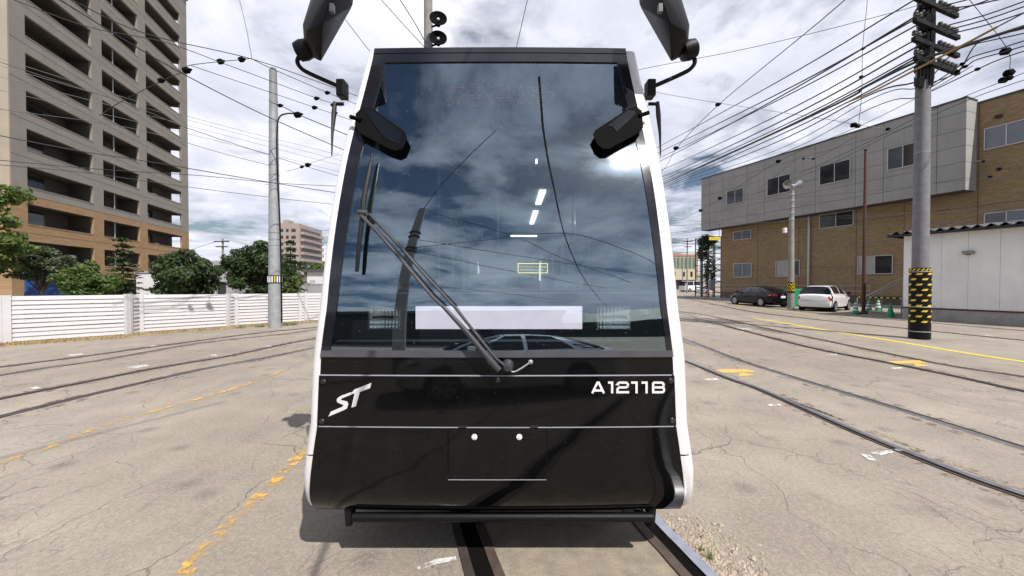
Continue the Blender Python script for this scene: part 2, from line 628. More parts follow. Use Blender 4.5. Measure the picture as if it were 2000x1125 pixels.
def ground_mat():
    t = NT('asphalt')
    c = t.coords()
    big = t.noise(c, 0.16, 5, 0.6)
    mid = t.noise(c, 1.3, 7, 0.65)
    fine = t.math('ADD', t.math('MULTIPLY', t.noise(c, 120.0, 3, 0.7), 0.5), t.math('MULTIPLY', t.noise(c, 32.0, 4, 0.75), 0.5))
    col = t.ramp(big, [(0.32, (0.236, 0.200, 0.160)), (0.5, (0.286, 0.246, 0.200)), (0.68, (0.334, 0.294, 0.244))])
    col = t.mix(t.ramp(mid, [(0.35, 0.55), (0.62, 0.0)]), col, (0.175, 0.155, 0.132))
    col = t.mix(t.ramp(t.noise(c, 0.42, 6, 0.7), [(0.56, 0.0), (0.70, 0.5)]), col, (0.31, 0.285, 0.25))
    # tyre wear drawn out along the yard
    tw = t.noise(t.coords((0.9, 0.13, 1)), 1.6, 5, 0.6)
    col = t.mix(t.ramp(tw, [(0.54, 0.0), (0.72, 0.42)]), col, (0.165, 0.148, 0.13))
    st = t.noise(c, 2.3, 5, 0.62, 0.6)
    col = t.mix(t.ramp(st, [(0.60, 0.0), (0.72, 0.45)]), col, (0.115, 0.10, 0.086))
    sv = t.n('ShaderNodeTexVoronoi', voronoi_dimensions='2D')
    t.l(c, sv.inputs['Vector'])
    sv.inputs['Scale'].default_value = 0.8
    col = t.mix(t.ramp(sv.outputs['Distance'], [(0.03, 0.45), (0.10, 0.0)]), col, (0.09, 0.08, 0.07))
    # aggregate speckle
    sp = t.n('ShaderNodeTexVoronoi')
    t.l(c, sp.inputs['Vector'])
    sp.inputs['Scale'].default_value = 70
    col = t.mix(t.ramp(fine, [(0.36, 0.55), (0.5, 0.0)]), col, (0.13, 0.115, 0.10))
    col = t.mix(t.ramp(fine, [(0.5, 0.0), (0.64, 0.45)]), col, (0.46, 0.43, 0.385))
    col = t.mix(t.ramp(sp.outputs['Distance'], [(0.10, 0.35), (0.22, 0.0)]), col, (0.42, 0.39, 0.35))
    # cracks
    warp = t.n('ShaderNodeTexNoise')
    t.l(c, warp.inputs['Vector'])
    warp.inputs['Scale'].default_value = 1.6
    warp.inputs['Detail'].default_value = 5
    warp.inputs['Roughness'].default_value = 0.5
    wv = t.n('ShaderNodeVectorMath', operation='SCALE')
    sub = t.n('ShaderNodeVectorMath', operation='SUBTRACT')
    t.l(warp.outputs['Color'], sub.inputs[0])
    sub.inputs[1].default_value = (0.5, 0.5, 0.5)
    t.l(sub.outputs[0], wv.inputs[0])
    wv.inputs['Scale'].default_value = 0.75
    addv = t.n('ShaderNodeVectorMath', operation='ADD')
    t.l(c, addv.inputs[0])
    t.l(wv.outputs[0], addv.inputs[1])

    def cracks(scale, w, sc=(1, 1, 0.001), m0=0.47, m1=0.57, mscale=0.3):
        mp = t.n('ShaderNodeMapping')
        mp.inputs['Scale'].default_value = sc
        t.l(addv.outputs[0], mp.inputs[0])
        vo = t.n('ShaderNodeTexVoronoi', feature='DISTANCE_TO_EDGE', voronoi_dimensions='2D')
        t.l(mp.outputs[0], vo.inputs['Vector'])
        vo.inputs['Scale'].default_value = scale
        wid = t.math('MULTIPLY', t.noise(c, 2.1, 4, 0.7), 2 * w)
        line = t.math('SUBTRACT', 1.0, t.math('DIVIDE', vo.outputs['Distance'], wid), True)
        msk = t.ramp(t.noise(c, mscale, 3, 0.6), [(m0, 0.0), (m1, 1.0)])
        return t.math('MULTIPLY', line, msk)
    k1 = cracks(0.95, 0.0080, (1, 0.5, 0.001), 0.42, 0.52)
    k2 = cracks(2.3, 0.013, (1.0, 0.5, 0.001), 0.46, 0.56, 0.55)
    k3 = cracks(5.2, 0.022, (1, .6, 0.001), 0.52, 0.62, 0.7)
    crack = t.math('MAXIMUM', t.math('MAXIMUM', k1, t.math('MULTIPLY', k2, 0.85)), t.math('MULTIPLY', k3, 0.6))
    col = t.mix(t.math('MULTIPLY', crack, 0.55), col, (0.055, 0.048, 0.042))
    h = t.math('SUBTRACT', t.math('MULTIPLY', fine, 0.25), crack)
    h = t.math('ADD', h, t.math('MULTIPLY', mid, 0.8))
    return t.done(t.principled(col, 0.88, 0, t.bump(h, 0.55, 0.012), 0, 0.25))


M['asphalt'] = ground_mat()


def worn_paint(name, col, cover=0.5, scale=9.0):
    t = NT(name)
    c = t.coords()
    n = t.noise(c, scale, 8, 0.75)
    n2 = t.noise(c, 1.1, 3, 0.6)
    f = t.math('ADD', t.math('MULTIPLY', n, 0.7), t.math('MULTIPLY', n2, 0.3))
    a = t.ramp(f, [(1 - cover - 0.05, 0.0), (1 - cover + 0.04, 1.0)])
    p = t.principled(col, 0.7, 0, t.bump(n, 0.3, 0.004), 0, 0.3)
    tr = t.n('ShaderNodeBsdfTransparent')
    mx = t.n('ShaderNodeMixShader')
    t.l(a, mx.inputs[0])
    t.l(tr.outputs[0], mx.inputs[1])
    t.l(p, mx.inputs[2])
    return t.done(mx.outputs[0])


M['paint_yellow'] = worn_paint('paint_yellow', (0.66, 0.50, 0.05), 0.68)
M['paint_orange'] = worn_paint('paint_orange', (0.62, 0.37, 0.10), 0.60)
M['paint_orange_worn'] = worn_paint('paint_orange_worn', (0.62, 0.37, 0.09), 0.475, 7.5)
M['paint_white'] = worn_paint('paint_white', (0.62, 0.61, 0.59), 0.50, 16.0)


def brick_mat(name, c1, c2, mortar, d, bw=0.22, bh=0.065):
    t = NT(name)
    c = t.coords(wall=d)
    b = t.n('ShaderNodeTexBrick')
    t.l(c, b.inputs['Vector'])
    b.inputs['Scale'].default_value = 1.0
    b.inputs['Brick Width'].default_value = bw
    b.inputs['Row Height'].default_value = bh
    b.inputs['Mortar Size'].default_value = 0.007
    b.inputs['Color1'].default_value = (*c1, 1)
    b.inputs['Color2'].default_value = (*c2, 1)
    b.inputs['Mortar'].default_value = (*mortar, 1)
    col = t.mix(t.ramp(t.noise(c, 0.9, 6, 0.7), [(0.35, 0.35), (0.6, 0.0)]), b.outputs['Color'], tuple(x * 0.7 for x in c1))
    mp = t.n('ShaderNodeMapping')
    mp.inputs['Scale'].default_value = (3.0, 9.0, 1)
    t.l(c, mp.inputs[0])
    col = t.mix(t.ramp(t.noise(mp.outputs[0], 1.4, 4, 0.8), [(0.45, 0.0), (0.62, 0.4)]), col, tuple(min(1, x * 1.25) for x in c2))
    return t.done(t.principled(col, 0.85, 0, t.bump(b.outputs['Fac'], -0.4, 0.01), 0, 0.2))


def wall_mat(name, col, d, streak=0.35, band=None):
    t = NT(name)
    c = t.coords(wall=d)
    mp = t.n('ShaderNodeMapping')
    mp.inputs['Scale'].default_value = (2.2, 0.16, 1)
    t.l(c, mp.inputs[0])
    st = t.noise(mp.outputs[0], 1.6, 6, 0.7)
    n = t.noise(c, 0.7, 5, 0.6)
    base = t.ramp(n, [(0.3, tuple(x * 0.9 for x in col)), (0.7, tuple(min(1, x * 1.07) for x in col))])
    base = t.mix(t.ramp(st, [(0.5, 0.0), (0.72, streak)]), base, tuple(x * 0.62 for x in col))
    return t.done(t.principled(base, 0.8, 0, t.bump(t.noise(c, 30, 3), 0.12, 0.01), 0, 0.25))

M['reflector'] = mat('reflector', (0.96, 0.98, 0.98), 0.2, 1.0, var=0.02)


def gloss_black():
    t = NT('black_gloss')
    c = t.coords()
    sp = t.n('ShaderNodeTexVoronoi')
    t.l(c, sp.inputs['Vector'])
    sp.inputs['Scale'].default_value = 34
    gate = t.ramp(t.noise(c, 3.1, 4, 0.7), [(0.48, 0.0), (0.62, 1.0)])
    speck = t.math('MULTIPLY', t.ramp(sp.outputs['Distance'], [(0.05, 1.0), (0.10, 0.0)]), gate)
    dust = t.ramp(t.noise(t.coords((1, 1, 0.35)), 4.5, 7, 0.7), [(0.5, 0.0), (0.8, 0.018)])
    col = t.mix(t.math('MULTIPLY', speck, 0.22), (0.0035, 0.0035, 0.004), (0.30, 0.29, 0.28))
    col = t.mix(dust, col, (0.30, 0.27, 0.24))
    n = t.bump(t.noise(c, 1.7, 2, 0.4), 0.10, 0.02)
    r = t.math('ADD', 0.05, t.math('MULTIPLY', dust, 2.0))
    return t.done(t.principled(col, r, 0, n, 0, 0.30))


M['black_gloss'] = gloss_black()

M['rail_dirt'] = worn_paint('rail_dirt', (0.15, 0.12, 0.092), 0.44, 7.0)
M['dark_shed'] = mat('dark_shed', (0.035, 0.036, 0.04), 0.8, var=0.2, scale=1.0)

# ================================================================== GROUND AND TRACKS
g = MB().quad((-1500, -1500, 0), (1500, -1500, 0), (1500, 1500, 0), (-1500, 1500, 0)).build('ground', M['asphalt'])
tag(g, 'pale cracked asphalt of the tram yard', kind='structure')


def lateral(pts, i):
    t = pts[min(i + 1, len(pts) - 1)] - pts[max(i - 1, 0)]
    t.z = 0
    t.normalize()
    return Vector((t.y, -t.x, 0))                       # to the right of travel


def strip(mb, pts, o0, o1, z0, z1):
    """box-section strip along a ground polyline, offsets to the right"""
    rows = []
    for i, p in enumerate(pts):
        s = lateral(pts, i)
        a, b = p + s * o0, p + s * o1
        rows.append([Vector((a.x, a.y, z0)), Vector((a.x, a.y, z1)), Vector((b.x, b.y, z1)), Vector((b.x, b.y, z0))])
    return mb.grid(rows)


def gpts(px, n=5):
    return smooth_curve([G(x, y) for x, y in px], n)


def rail_parts(root, pts, inner=1, head='steel_rail'):
    """inner = side of the flange groove: +1 right of travel, -1 left"""
    if inner > 0:
        hd, gr, lp = (-0.036, 0.034), (0.034, 0.072), (0.072, 0.092)
    else:
        hd, gr, lp = (-0.034, 0.036), (-0.072, -0.034), (-0.092, -0.072)
    dt = MB()
    for a_, b_ in ((-0.22, -0.095), (0.095, 0.20)):
        dt.grid([[p + lateral(pts, i) * a_ + Vector((0, 0, 0.0022)), p + lateral(pts, i) * b_ + Vector((0, 0, 0.0022))] for i, p in enumerate(pts)])
    dt.build('rail_dirt', M['rail_dirt'], root, fix=False)['kind'] = 'stuff'
    strip(MB(), pts, hd[0], hd[1], -0.05, 0.014).build('rail', M[head], root)
    strip(MB(), pts, gr[0], gr[1], -0.05, 0.004).build('groove', M['groove'], root)
    strip(MB(), pts, lp[0], lp[1], -0.05, 0.011).build('guard_lip', M['rust_rail'], root)


M['steel_rail'] = mat('steel_rail', (0.20, 0.19, 0.21), 0.28, 0.85, var=0.3, scale=5, dirt=((0.09, 0.06, 0.05), 0.6))
M['track_bed'] = mat('track_bed', (0.255, 0.215, 0.165), 0.92, var=0.22, scale=7, bump=0.6, bscale=60, dirt=((0.13, 0.105, 0.075), 0.7))
M['steel_old'] = mat('steel_old', (0.085, 0.068, 0.062), 0.5, 0.4, var=0.3, scale=5)
M['rust_rail'] = mat('rust_rail', (0.10, 0.072, 0.06), 0.6, 0.3, var=0.35, scale=7)
M['groove'] = mat('groove', (0.006, 0.005, 0.005), 0.95, spec=0.05)


def track(label, a, b, head='steel_rail', group='tram tracks set in the yard asphalt'):
    pa, pb = gpts(a), gpts(b)
    root = thing('tram_track', label, 'tram track', (pa[0].x, pa[0].y, 0), group)
    rail_parts(root, pa, 1, head)
    rail_parts(root, pb, -1, head)
    return root


# each track: left rail then right rail as seen from above when travelling away -> photo pixels
track('shiny grooved tram track curving across the near right foreground',
      [(1240, 668), (1337, 703.5), (1424, 739), (1489, 762), (1678, 845), (1867, 921), (2000, 968), (2200, 1035)],
      [(1262, 638), (1337, 664), (1435, 702), (1557, 741), (1716, 789), (1867, 836), (2000, 878), (2200, 935)], 'steel')
track('dark worn tram track between the yellow line and the near right track',
      [(1240, 618), (1339, 627), (1389, 630), (1442, 643), (1584, 679), (1727, 707), (1869, 735.5), (2000, 764), (2200, 800)],
      [(1255, 601), (1362, 613), (1456, 633), (1520, 647), (1655, 675), (1833, 711), (2000, 737), (2200, 770)])
track('far tram track passing just behind the banded concrete pole',
      [(1334, 582), (1389, 593), (1460, 607.5), (1584, 623), (1762, 641), (2000, 665), (2200, 683)],
      [(1337, 577), (1417, 591), (1485, 600), (1600, 612), (1770, 627), (2000, 646), (2200, 661)])
track('tram track crossing the left yard nearest to the tram',
      [(690, 664), (609, 681), (528, 698), (416, 718), (302, 743), (132, 783), (0, 816), (-200, 868)],
      [(690, 648), (609, 662), (541, 675), (442, 696), (304, 719), (162, 747), (0, 779), (-200, 822)])
track('tram track running along the white slat fence',
      [(700, 633), (610, 645), (561, 652), (396, 670), (198, 704), (92, 719), (0, 734), (-200, 766)],
      [(700, 629), (610, 640), (508, 650), (330, 673), (178, 694), (0, 717), (-200, 744)])

# the tram's own track: grooves curve to the right towards the camera
own = thing('tram_track', 'tram track under the tram, curving towards the camera', 'tram track', (0.3, 2.5, 0), 'tram tracks set in the yard asphalt')
gl = [G(905, 1019), G(921, 1070), G(938, 1125)]
gr_ = [G(1276, 1019), G(1325, 1070), G(1378, 1125)]


def extend(pts):
    d0 = (pts[0] - pts[-1]).normalized()
    back = [pts[0] + d0 * k for k in (1.2, 3.0, 6.0, 12.0)]
    for i, k in enumerate((0.05, 0.22, 0.7, 1.7)):
        back[i] = back[i] + Vector((k, 0, 0))
    d1 = (pts[-1] - pts[0]).normalized()
    front = [pts[-1] + d1 * k for k in (0.6, 1.6, 3.5, 7.0)]
    for i, k in enumerate((0.02, 0.1, 0.5, 1.7)):
        front[i] = front[i] + Vector((k, 0, 0))
    return smooth_curve(list(reversed(back)) + pts + front, 5)


pl, pr = extend(gl), extend(gr_)
strip(MB(), pl, 0.030, 0.085, -0.05, 0.012).build('rail', M['steel_old'], own)      # left running rail (travelling towards camera)
strip(MB(), pl, -0.075, 0.030, -0.05, 0.004).build('groove', M['groove'], own)
strip(MB(), pl, -0.135, -0.075, -0.05, 0.012).build('guard_lip', M['rust_rail'], own)
strip(MB(), pr, -0.060, 0.006, -0.05, 0.016).build('rail', M['steel'], own)
strip(MB(), pr, 0.006, 0.085, -0.05, 0.004).build('groove', M['groove'], own)
strip(MB(), pr, 0.085, 0.150, -0.05, 0.014).build('guard_lip', M['rust_rail'], own)

def side_pts(pts, o, z):
    return [p + lateral(pts, i) * o + Vector((0, 0, z)) for i, p in enumerate(pts)]


bed = MB()
bl, br_ = side_pts(pl, -0.137, 0.0), side_pts(pr, 0.152, 0.0)
nb = min(len(bl), len(br_))
bed.grid([[bl[i] + Vector((0, 0, 0.0025)), bl[i].lerp(br_[i], 0.5) + Vector((0, 0, 0.0032)), br_[i] + Vector((0, 0, 0.0025))] for i in range(nb)])
tag(bed.build('track_bed', M['track_bed']), 'sandy concrete bed between the rails in front of the tram', kind='structure')

# ------------------------------------------------------------------ painted markings (thin sheets)


def marking(name, label, px, w, m, z=0.006):
    pts = gpts(px, 4)
    mb = MB()
    rows = []
    for i, p in enumerate(pts):
        s = lateral(pts, i)
        rows.append([p + s * (-w / 2) + Vector((0, 0, z)), p + s * (w / 2) + Vector((0, 0, z))])
    mb.grid(rows)
    o = mb.build(name, m, fix=False)
    tag(o, label, kind='structure')
    return o


def marking_poly(name, label, px, m, z=0.006):
    mb = MB()
    mb.add([G(x, y, z) for x, y in px], [tuple(range(len(px)))])
    o = mb.build(name, m, fix=False)
    tag(o, label, kind='structure')
    return o


marking('yellow_line', 'bright yellow line across the right yard', [(1466, 621), (1502, 626), (1600, 643), (1700, 659), (1800, 675.5), (1900, 692), (2000, 707), (2150, 729)], 0.17, M['paint_yellow'])
marking('yellow_line', 'faded yellow line in front of the parked cars', [(1408, 592), (1470, 600), (1540, 609), (1598, 615)], 0.13, M['paint_yellow'])
marking('orange_line', 'worn orange line on the left yard', [(-60, 921), (0, 904), (100, 873), (204, 831), (300, 804), (400, 776), (480, 752), (560, 722)], 0.075, M['paint_orange_worn'])
marking('orange_line', 'worn orange line running to the tram corner', [(335, 1150), (395, 1080), (470, 1005), (540, 938), (592, 880)], 0.115, M['paint_orange_worn'])
for lab, poly in (
    ('orange cross bar painted by the near right track', [(1396, 722), (1459, 721), (1478, 727), (1412, 728)]),
    ('orange stem of the mark by the near right track', [(1444, 729), (1452, 727.5), (1472, 733), (1443, 735)]),
    ('orange cross bar painted by the middle right track', [(1730, 706), (1795, 703.5), (1811, 709), (1746, 710.5)]),
    ('orange stem of the mark by the middle right track', [(1783, 710.5), (1793, 709.5), (1815, 714), (1790, 716)])):
    marking_poly('orange_mark', lab, poly, M['paint_orange'])
for lab, poly in (
    ('white dash beside the near right rail', [(1497, 789), (1522, 788), (1527, 792), (1503, 793)]),
    ('white dash at the tram side of the near right track', [(1376, 740), (1400, 739), (1404, 742), (1380, 743)]),
    ('smeared white mark on the right foreground', [(1700, 884), (1755, 876), (1762, 880), (1716, 890)]),
    ('faint white streak on the right foreground', [(1678, 885), (1700, 889), (1712, 899), (1698, 899)]),
    ('white dash by the middle right rail', [(1740, 718), (1762, 717), (1764, 720), (1746, 721)]),
    ('white dash further along the middle right rail', [(1615, 692), (1634, 691), (1637, 694), (1618, 694)]),
    ('white dash at the right edge by the middle rail', [(1920, 752), (1945, 755), (1940, 758), (1916, 755)]),
    ('white dash near the banded pole track', [(1926, 653), (1942, 655), (1936, 657), (1920, 655)]),
    ('white blob between the near and middle right tracks', [(1438, 640), (1470, 642), (1466, 644), (1440, 642)]),
    ('white dash left of the fence track', [(131, 693), (160, 690), (164, 692), (138, 695)]),
    ('small white dash on the fence track', [(294, 676), (304, 674), (308, 676), (298, 678)]),
    ('larger white dash in the left yard', [(245, 717), (285, 712), (292, 714), (262, 720)]),
    ('white dash on the left edge of the left track', [(56, 757), (72, 755), (82, 758), (66, 760)]),
    ('short white dash on the left track near the tram', [(411, 693), (422, 692), (424, 696), (414, 696)]),
    ('short white dash on the left track by the tram side', [(518, 675), (530, 675), (532, 678), (520, 678)]),
    ('curved white stroke in front of the tram', [(812, 1108), (850, 1092), (890, 1086), (892, 1094), (852, 1102), (820, 1114)])):
    marking_poly('white_mark', lab, poly, M['paint_white'])

# a darker asphalt joint running beside the near right track
marking('tar_joint', 'cracked tar joint beside the near right rail', [(1437, 744), (1480, 757), (1540, 781), (1600, 803), (1650, 823)], 0.05, worn_paint('tar', (0.03, 0.028, 0.026), 0.5, 14.0))

# gravel, pebbles and weeds beside the tram's right rail
mb = MB()
for i in range(1500):
    t = R.random() ** 0.8
    px = 1288 + 150 * t * R.random() ** 0.7 + 70 * t * R.random()
    py = 1004 + 165 * t
    rail_x = 1285 + (py - 1022) * 0.98
    px = rail_x + 12 + abs(R.gauss(0, 55))
    p = G(px, py)
    s = R.choice((0.005, 0.006, 0.008, 0.010, 0.013)) * R.uniform(0.6, 1.2)
    if R.random() < 0.04:
        s *= 1.9
    vs = []
    for j in range(5):
        a = j * 2 * math.pi / 5 + R.uniform(-0.4, 0.4)
        vs.append(p + Vector((math.cos(a) * s * R.uniform(0.8, 1.4), math.sin(a) * s * R.uniform(0.8, 1.4), R.uniform(0.0, 0.3) * s)))
    top = p + Vector((R.uniform(-0.3, 0.3) * s, R.uniform(-0.3, 0.3) * s, s * R.uniform(0.7, 1.2)))
    mb.add(vs + [top], [(j, (j + 1) % 5, 5) for j in range(5)])
tag(mb.build('gravel', M['stone'], fix=False), 'loose gravel beside the tram rail', kind='stuff')


def blades(mb, p, n, h, spread, w=0.006):
    for _ in range(n):
        b = p + Vector((R.gauss(0, spread), R.gauss(0, spread), 0))
        a = R.uniform(0, 6.28)
        d = Vector((math.cos(a), math.sin(a), 0))
        q = d.cross(Vector((0, 0, 1))) * w
        hh = h * R.uniform(0.5, 1.2)
        mb.add([b - q, b + q, b + d * hh * R.uniform(0.1, 0.7) + Vector((0, 0, hh))], [(0, 1, 2)])


mb = MB()
blades(mb, G(1385, 1092), 24, 0.07, 0.015, 0.003)
blades(mb, G(1372, 1076), 12, 0.05, 0.01, 0.003)
tag(mb.build('weeds', M['green_grass'], fix=False), 'small weeds among the gravel by the rail', kind='stuff')

# ================================================================== LEFT: FENCE
fx = [-330, -160, 0, 14, 248, 254, 274, 445, 460, 586, 597, 660, 720]
FB = [(-330, 697), (-160, 684), (0, 672), (250, 655), (280, 650), (445, 639), (460, 637), (586, 629), (720, 621)]
FT = [(-330, 580), (0, 578), (254, 575), (445, 574), (620, 572), (720, 571.5)]


def interp(tab, x):
    if x <= tab[0][0]:
        (x0, y0), (x1, y1) = tab[0], tab[1]
    elif x >= tab[-1][0]:
        (x0, y0), (x1, y1) = tab[-2], tab[-1]
    else:
        for k in range(len(tab) - 1):
            if tab[k][0] <= x <= tab[k + 1][0]:
                (x0, y0), (x1, y1) = tab[k], tab[k + 1]
                break
    return y0 + (y1 - y0) * (x - x0) / (x1 - x0)


fence = thing('slat_fence', 'long white fence of horizontal slats along the left yard', 'fence', G(250, 655))
fpt = []
for x in fx:
    b = G(x, interp(FB, x))
    fpt.append((b, A(x, interp(FT, x), b.y).z))
M['fence_white'] = mat('fence_white', (0.52, 0.505, 0.52), 0.55, var=0.04, scale=1.5, dirt=((0.50, 0.47, 0.43), 0.35))
M['fence_post'] = mat('fence_post', (0.56, 0.545, 0.56), 0.55, var=0.04, scale=2)
for k in range(len(fx) - 1):
    (b0, z0), (b1, z1) = fpt[k], fpt[k + 1]
    d = (b1 - b0)
    L = d.length
    d.normalize()
    n = Vector((d.y, -d.x, 0))                           # towards the yard
    # post at b0
    w = 0.09 if k in (3, 6, 8) else 0.06
    post = MB()
    post.hexa([b0 + d * -w + n * -0.06, b0 + d * w + n * -0.06, b0 + d * w + n * 0.055, b0 + d * -w + n * 0.055] +
              [q + Vector((0, 0, z0 + 0.01)) for q in (b0 + d * -w + n * -0.06, b0 + d * w + n * -0.06, b0 + d * w + n * 0.055, b0 + d * -w + n * 0.055)])
    post.build('post', M['fence_post'], fence, bevel=0.006)
    if L < 0.15:
        continue
    ns = 10
    for s in range(ns):
        za0, za1 = 0.05 + (z0 - 0.05) * s / ns, 0.05 + (z0 - 0.05) * (s + 1) / ns - 0.012
        zb0, zb1 = 0.05 + (z1 - 0.05) * s / ns, 0.05 + (z1 - 0.05) * (s + 1) / ns - 0.012
        a, b = b0 + d * (w + 0.002), b1 - d * 0.062
        j = R.uniform(-0.004, 0.004)
        tilt = 0.034
        # overlapping weatherboard profile: the lower edge stands proud
        sl = MB().hexa([a + n * (-0.02) + Vector((0, 0, za0)), b + n * (-0.02) + Vector((0, 0, zb0)),
                        b + n * (tilt + j) + Vector((0, 0, zb0)), a + n * (tilt + j) + Vector((0, 0, za0)),
                        a + n * (-0.02) + Vector((0, 0, za1)), b + n * (-0.02) + Vector((0, 0, zb1)),
                        b + n * (0.006 + j) + Vector((0, 0, zb1)), a + n * (0.006 + j) + Vector((0, 0, za1))])
        sl.build('slat', M['fence_white'], fence)

# dry verge along the fence
rows = []
for x in range(-340, 721, 20):
    b = G(x, interp(FB, x))
    t = Vector((0.75, 0.66, 0))
    n = Vector((t.y, -t.x, 0))
    w = 0.78 + 0.14 * math.sin(x * 0.05) + R.uniform(-0.06, 0.06)
    rows.append([b - n * 0.25 + Vector((0, 0, 0.03)), b + n * 0.12 + Vector((0, 0, 0.03)), b + n * w + Vector((0, 0, 0.002))])
tag(MB().grid(rows).build('verge', M['soil'], fix=True), 'dusty dry verge under the fence', kind='structure')
mb, mg = MB(), MB()
for i in range(7500):
    x = R.uniform(-330, 700)
    b = G(x, interp(FB, x))
    n = Vector((0.66, -0.75, 0))
    p = b + n * R.uniform(0.07, 0.80) + Vector((R.uniform(-0.1, 0.1), 0, 0.01))
    blades(mb if R.random() < 0.93 else mg, p, 1, R.uniform(0.03, 0.10), 0.01, 0.008)
for x in (470, 505, 512, 555, 560, 566, 575):
    b = G(x, interp(FB, x) + 5)
    blades(mg, b, 40, 0.14, 0.07, 0.01)
tag(mb.build('dry_grass', M['dry_grass'], fix=False), 'dry straw coloured grass at the foot of the fence', kind='stuff')
tag(mg.build('green_tufts', M['green_grass'], fix=False), 'green tufts in the dry grass by the fence', kind='stuff')


# ================================================================== facade frame helper
class Frame:
    def __init__(self, o, d):
        self.o = Vector((o[0], o[1], 0))
        self.d = Vector((d[0], d[1], 0)).normalized()
        n = Vector((self.d.y, -self.d.x, 0))
        if n.dot(-self.o) < 0:
            n = -n
        self.n = n

    def P(self, u, n, z):
        return self.o + self.d * u + self.n * n + Vector((0, 0, z))

    def hit(self, px, py, n=0.0):
        r = ray(px, py)
        t = (self.o + self.n * n).dot(self.n) / r.dot(self.n)
        p = EYE + r * t
        return (p - self.o).dot(self.d), p.z

    def box(self, mb, u0, u1, n0, n1, z0, z1):
        mb.hexa([self.P(u0, n0, z0), self.P(u1, n0, z0), self.P(u1, n1, z0), self.P(u0, n1, z0),
                 self.P(u0, n0, z1), self.P(u1, n0, z1), self.P(u1, n1, z1), self.P(u0, n1, z1)])
        return mb


def window(F, root, u0, u1, z0, z1, n, panes=2, glassm='window_dark', frame=0.05, glassms=None):
    """aluminium sliding window standing on the wall face at offset n"""
    if u0 > u1:
        u0, u1 = u1, u0
    mb = MB()
    fr = frame
    F.box(mb, u0, u0 + fr, n + 0.003, n + 0.07, z0, z1)
    F.box(mb, u1 - fr, u1, n + 0.003, n + 0.07, z0, z1)
    F.box(mb, u0 + fr, u1 - fr, n + 0.003, n + 0.07, z1 - fr, z1)
    F.box(mb, u0 + fr, u1 - fr, n + 0.003, n + 0.09, z0, z0 + fr)
    w = mb.build('window', M['aluminium'], root)
    for k in range(panes):
        a = u0 + fr + (u1 - u0 - 2 * fr) * k / panes
        b = u0 + fr + (u1 - u0 - 2 * fr) * (k + 1) / panes
        p = MB()
        F.box(p, a + 0.022, b - 0.022, n + 0.004, n + (0.02 if k % 2 else 0.032), z0 + fr, z1 - fr)
        gm = (glassms[k % len(glassms)] if glassms else glassm)
        p.build('pane', M[gm], w)
        if k:
            q = MB()
            F.box(q, a - 0.022, a + 0.022, n + 0.004, n + 0.05, z0 + fr, z1 - fr)
            q.build('mullion', M['aluminium'], w)
    return w


# ================================================================== LEFT: APARTMENT TOWER
FLH = 2.9
ty = FLH * FPX / 73.0
T = Frame(((57 - 1000) / FPX * ty, ty), (-215 / FPX, 1.0))
tower = thing('apartment_tower', 'tall beige apartment tower with deep balcony openings and brick lower floors', 'apartment building', T.P(0, 0, 0))
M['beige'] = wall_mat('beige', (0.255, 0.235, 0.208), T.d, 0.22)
M['beige_in'] = mat('beige_in', (0.085, 0.077, 0.068), 0.85, var=0.15, scale=0.5, spec=0.1)  # darker than the walls: shade of the balcony recesses is put into this colour
M['tan_end'] = wall_mat('tan_end', (0.35, 0.30, 0.24), T.n, 0.15)
M['brick_tower'] = brick_mat('brick_tower', (0.29, 0.185, 0.10), (0.36, 0.235, 0.13), (0.26, 0.21, 0.145), T.d, 0.5, 0.16)
cu = [T.hit(x, 552)[0] for x in (26, 57, 185, 205, 275, 290, 357, 370)]
U0, c1a, c1b, c2a, c2b, c3a, c3b, UE = cu
zt = T.hit(57, 544)[1]                                    # top of the lowest opening
OP = 1.58
NF = 13
ZB = 8.45
ZTOP = zt + FLH * NF
wall, brick = MB(), MB()


def tw(u0, u1, n0, n1, z0, z1):
    if z0 >= z1:
        return
    if z1 <= ZB:
        T.box(brick, u0, u1, n0, n1, z0, z1)
    elif z0 >= ZB:
        T.box(wall, u0, u1, n0, n1, z0, z1)
    else:
        T.box(brick, u0, u1, n0, n1, z0, ZB)
        T.box(wall, u0, u1, n0, n1, ZB, z1)


